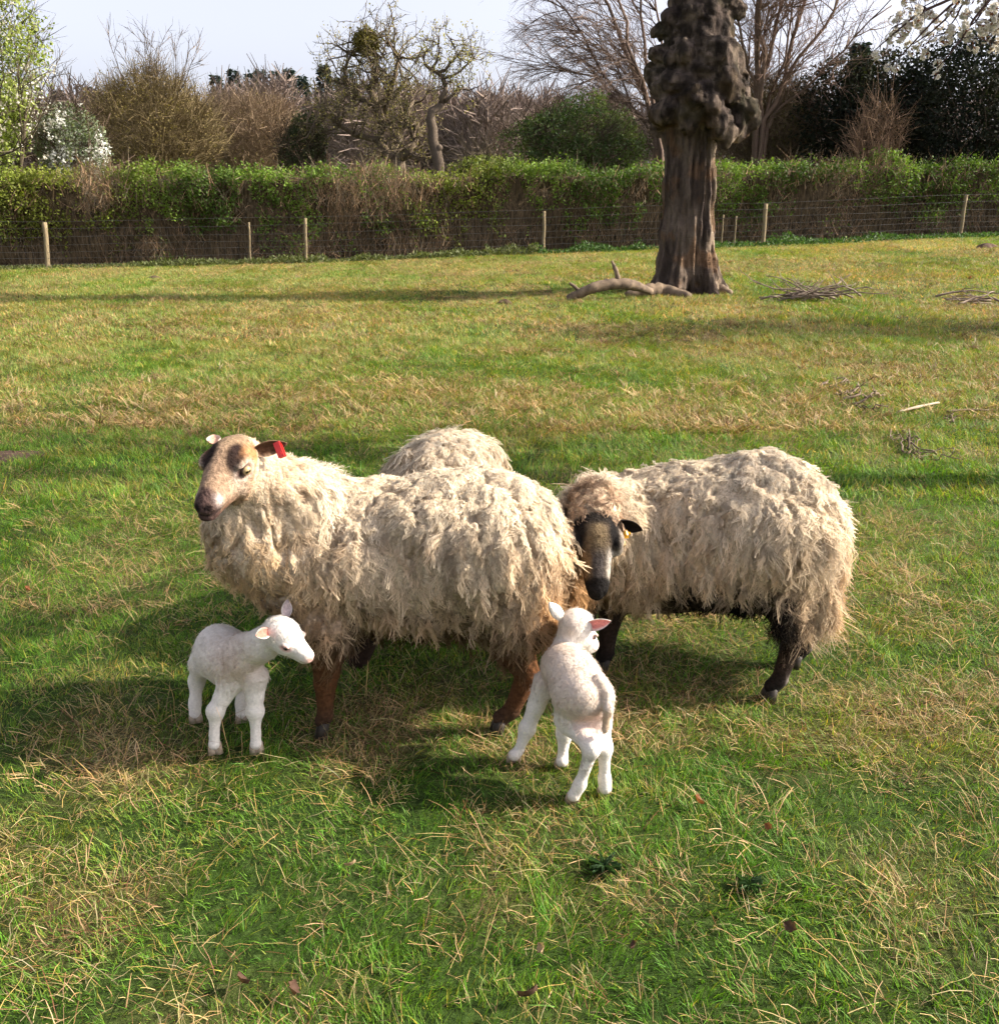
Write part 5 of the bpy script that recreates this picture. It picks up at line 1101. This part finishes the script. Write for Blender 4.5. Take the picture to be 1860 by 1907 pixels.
def build_ewe_c():
    loc = np.array([-.15, 3.2, 0.]); H = .007
    F = Field((-.62, 2.70, -.01), (.25, 3.72, 1.0), H)
    cs = [P(853, 905, 3.42), P(842, 912, 3.30), P(815, 925, 3.14), P(785, 960, 3.04)]
    F.chain(cs, [.165, .205, .195, .155], .05)
    nk = P(722, 1080, 2.99); hd = camdir(-.25, -.88, .30); M = frame(hd); o = P(690, 1145, 2.93); hs = 1.0
    F.chain([P(770, 985, 3.04), nk, o], [.13, .085, .06], .05)
    ewe_head(F, o, M, hs)
    g = lambda x, y: np.array([x, y, float(hz(x, y))])
    feet = [(-.27, 3.06), (-.08, 3.12), (-.20, 3.46), (.02, 3.52)]
    for i, (fx, fy) in enumerate(feet):
        b = g(fx, fy)
        F.chain([b+[.02, 0, .36], b+[.012, .02, .21], b+[.0, 0, .06], b+[-.008, 0, .045]], [.075, .038, .024, .026], .012)
    def colfn(v, vn):
        h, face, leg = ewe_common(v, vn, o, M, hs, None, .22)
        n1 = fbm(v, 9, 43)
        c = np.tile(CREAM, (len(v), 1))*.8
        fc = lerp(np.tile(np.array([.035, .025, .02]), (len(v), 1)), BLACK, sm(.10, .135, h[:, 0]))
        c = c*(1-face[:, None])+fc*face[:, None]; c = c*(1-leg[:, None])+np.array([.03, .018, .012])*leg[:, None]
        mask = np.clip((1-face*1.02)*(1-leg), 0, 1); mask = np.where(mask < .3, 0, mask)
        L = .045+0*n1; d = np.stack([.1+0*n1, -.3+0*n1, -1+0*n1], -1)
        return c, mask, L, .45+0*n1, .05+0*n1, d
    def fl(v, vn):
        n2_ = fbm(v, 26, 54); return lerp(np.tile(CREAM*.95, (len(v), 1)), CREAM2, sm(.5, .75, v[:, 2]))*(.88+.24*n2_)[:, None]
    root, v, f, vn = finish_ewe('ewe', F, (o, M), None, colfn, 'cream ewe grazing behind the red tagged ewe, only its rounded back showing', fl, loc, [(q, R(200)) for q in feet], None, None, spacing=.016, fib=6, maxn=3400, hs=hs)
    L = lambda *p: loc2w(o, M, np.array(p))
    for y in (-1, 1): ear(root, loc, L(-.01, y*.05, .03), L(-.03, y*.12, .01), camdir(0, -.5, .8), .05, (.03, .02, .02), (.05, .04, .03), name='ear')
    return root

# ---- lambs
LW, LP = np.array([.80, .73, .65]), np.array([.58, .45, .355])
def lamb_head(F, o, M, s=1.0):
    L = lambda *p: loc2w(o, M, np.array(p)*s)
    F.ell(L(0, 0, .004), np.array([.048, .042, .043])*s, M, .015)
    F.cone(L(.025, 0, -.006), .032*s, L(.080, 0, -.018), .0200*s, .014)
    F.cone(L(.0, 0, -.026), .026*s, L(.074, 0, -.032), .0150*s, .012)
    for y in (-1, 1): F.ell(L(.018, y*.020, -.014), np.array([.032, .018, .024])*s, M, .012)
    F.ell(L(.086, 0, -.021), np.array([.012, .0155, .013])*s, M, .008)
    for y in (-1, 1):
        F.ell(L(.036, y*.034, .0065), np.array([.013, .0065, .0045])*s, M, .004); F.ell(L(.038, y*.035, -.001), np.array([.010, .006, .005])*s, M, .002, sub=True)
        F.ell(L(.0975, y*.006, -.019), np.array([.004, .0022, .003])*s, M, .002, sub=True)
def lamb_finish(F, o, M, s, label, loc, feet, ears, colextra):
    v, f = F.mesh(); vn = vnormals(v, f); loc = np.array(loc)
    h = w2loc(o, M, v)/s; X, Yy, Z = h.T; ay = np.abs(Yy)
    n1 = fbm(v, 14, 61); n2_ = fbm(v, 90, 62)
    c = np.tile(LW, (len(v), 1)); c = colextra(c, v, vn, n1, n2_)
    hd = sm(-.05, -.01, X)*sm(.085, .06, np.hypot(Yy, Z))
    hc = np.tile(np.array([.76, .70, .63]), (len(v), 1))
    hc = lerp(hc, (.70, .34, .28), sm(.014, .006, np.sqrt((X-.099)**2+(ay-.006)**2+(Z+.020)**2)))
    hc = lerp(hc, (.72, .50, .44), sm(.080, .094, X)*.6)
    hc = lerp(hc, (.30, .13, .10), np.exp(-((Z+.0275)/.0014)**2)*sm(.066, .08, X)*.8)
    hc = lerp(hc, (.62, .38, .32), sm(.021, .010, np.sqrt((X-.038)**2+(Z*1.4)**2))*sm(.022, .03, ay))
    c = c*(1-hd[:, None])+hc*hd[:, None]
    c = lerp(c, (.60, .50, .44), sm(.035, .01, v[:, 2])*.7)
    root = mesh('lamb', v, f, M_lamb, None, True, {'Col': c*.97}, loc); tag(root, label, 'lamb', 'newborn white lambs')
    mask = np.where((hd > .4) & (X > .0), .25, 1.) ; mask = np.where(X > .055, .0*mask, mask)*sm(.02, .05, v[:, 2])
    mask = np.where(sm(.016, .02, np.sqrt((X-.038)**2+Z**2))*1 < .5, np.where(ay > .02, 0, mask), mask)
    d = np.stack([0*n1, 0*n1, -1+0*n1], -1); legm = sm(.20, .14, v[:, 2])
    wool(v, f, vn, mask, .0056, 4, 3, .0105-.005*legm, .60-.35*legm, d, c*(.86+.3*n2_)[:, None], .34*(1-legm)+.05, .0010, .0026, 'fleece', root, loc, M_fuzz, maxn=6500, jit=3.)
    for y in (-1, 1): eye(o, M, y, root, loc, s, (.03, .02, .02), .0062, (.037, .0325, -.001))
    hoofs(root, loc, feet, .78, M_hoofl)
    for e in ears: ear(root, loc, *e, name='ear')
    return root
def build_lamb_1():
    loc = np.array([-.76, 2.42, 0.])
    F = Field((-1.02, 2.18, -.008), (-.44, 2.66, .62), .004)
    st = [(405, 1160, 1242, 2.53), (411, 1164, 1262, 2.49), (424, 1175, 1272, 2.44), (440, 1188, 1276, 2.40), (452, 1195, 1262, 2.375)]
    stations(F, st, .03, .006)
    hd = camdir(.82, -.47, .26); M = frame(hd, roll=R(8)); o = P(527, 1181, 2.31); s = 1.02
    F.chain([P(458, 1215, 2.385), P(490, 1200, 2.35), o-hd*.02], [.055, .042, .036], .02)
    lamb_head(F, o, M, s)
    g = lambda x, y: np.array([x, y, float(hz(x, y))])
    f1, f2, h1, h2 = (-.785, 2.335), (-.672, 2.34), (-.888, 2.50), (-.752, 2.50)
    for (fx, fy), tp in ((f1, P(430, 1270, 2.38)), (f2, P(474, 1262, 2.375))):
        b = g(fx, fy); kn = b+[0, .012, .118]+(tp-b)*[.12, .1, 0]
        F.chain([tp, (tp*.45+kn*.55), kn, b+[0, .004, .055], b+[0, -.004, .026]], [.040, .0235, .0205, .0120, .0165], .012)
        F.ell(kn, (.0255, .024, .027), None, .008)
    for (fx, fy), tp in ((h1, P(402, 1232, 2.50)), (h2, P(428, 1245, 2.50))):
        b = g(fx, fy); hk = b+[.004, .03, .115]
        F.chain([tp, hk+[.030, -.025, .07], hk, b+[0, .006, .055], b+[0, -.002, .026]], [.058, .034, .021, .0145, .0175], .02)
    def ce(c, v, vn, n1, n2_):
        b = sm(.46, .38, v[:, 2])*sm(.16, .24, v[:, 2])*sm(2.50, 2.42, v[:, 1])*sm(-.56, -.62, v[:, 0])
        b = b*np.exp(-(np.linalg.norm(v-P(440, 1238, 2.36), axis=1)/.085)**2)*1.2
        return lerp(c, LP, b*(.6+.5*n2_))
    L = lambda *p: loc2w(o, M, np.array(p)*s)
    ears = [(L(-.018, -.036, .022), L(-.018, -.036, .022)+camdir(-.42, -.1, .75)*.05, camdir(.75, .25, .55), .036, (.62, .20, .15), LW, LW),
            (L(-.020, .030, .030), L(-.020, .030, .030)+camdir(.05, 1, -.25)*.046, camdir(.2, 0, 1), .034, (.55, .44, .42), LW*.9, LW)]
    return lamb_finish(F, o, M, s, 'small white lamb at left, head turned right towards the front legs of the tagged ewe', loc, [((x, y), R(-75)) for x, y in (f1, f2, h1, h2)], ears, ce)
def build_lamb_2():
    loc = np.array([.16, 2.2, 0.])
    F = Field((-.05, 1.98, -.008), (.42, 2.52, .62), .004)
    st = [(1086, 1252, 1340, 2.155), (1076, 1228, 1328, 2.20), (1064, 1206, 1300, 2.245), (1050, 1198, 1285, 2.29), (1043, 1202, 1268, 2.32)]
    stations(F, st, .03, .006)
    hd = camdir(.62, -.42, -.66); M = frame(hd); o = P(1073, 1168, 2.355); s = 1.08
    F.chain([P(1044, 1235, 2.33), P(1056, 1203, 2.345), o-hd*.015], [.050, .034, .032], .014)
    lamb_head(F, o, M, s)
    g = lambda x, y: np.array([x, y, float(hz(x, y))])
    f1, f2, h1, h2 = (.040, 2.29), (.168, 2.262), (.188, 2.105), (.270, 2.13)
    for (fx, fy), tp in ((f1, P(1015, 1272, 2.31)), (f2, P(1058, 1275, 2.29))):
        b = g(fx, fy); kn = b+(tp-b)*.42+[0, .004, 0]
        F.chain([tp, tp*.5+kn*.5, kn, b+(kn-b)*.35, b+[0, -.003, .026]], [.034, .0225, .020, .0120, .0165], .012)
        F.ell(kn, (.021, .021, .026), None, .01)
    for (fx, fy), tp, st_, hk in ((h1, P(1070, 1298, 2.18), P(1064, 1338, 2.195), P(1102, 1394, 2.10)), (h2, P(1104, 1300, 2.18), P(1108, 1338, 2.185), P(1125, 1392, 2.135))):
        b = g(fx, fy)
        F.chain([tp, st_, hk, b+(hk-b)*.35, b+[0, -.003, .026]], [.056, .040, .0180, .0125, .0165], .022)
        F.ell(hk, (.017, .022, .022), None, .008)
    F.chain([P(1114, 1266, 2.15), P(1129, 1290, 2.13), P(1132, 1320, 2.11), P(1126, 1360, 2.10)], [.015, .0125, .0115, .008], .008)
    tailt = P(1124, 1350, 2.085)
    def ce(c, v, vn, n1, n2_):
        b = sm(.18, .27, v[:, 2])*sm(.47, .42, v[:, 2])
        c = lerp(c, LP, b*(.50+.3*n2_+.3*n1)*.9)
        c = lerp(c, (.42, .27, .14), sm(.05, .02, np.linalg.norm(v-tailt, axis=1))*.7)
        c = lerp(c, (.22, .17, .14), sm(.045, .015, np.linalg.norm(v-P(1098, 1420, 2.10), axis=1))*(n2_ > .5)*.6)
        return lerp(c, (.72, .45, .38), sm(.06, .02, np.linalg.norm(v-P(1096, 1345, 2.13), axis=1))*.5)
    e1 = P(1046, 1150, 2.35); e2 = P(1092, 1168, 2.33)
    ears = [(e1, P(1021, 1122, 2.33), camdir(-.2, -.2, -.8), .040, (.8, .5, .42), LW*.97, LW),
            (e2, P(1137, 1157, 2.31), camdir(.0, -.25, 1), .038, (.72, .26, .23), LW, LW)]
    return lamb_finish(F, o, M, s, 'small white lamb seen from behind with pink ears, below the lowered dark face', loc, [((x, y), R(100)) for x, y in (f1, f2, h1, h2)], ears, ce)
build_ewe_a(); build_ewe_b(); build_ewe_c(); build_lamb_1(); build_lamb_2()
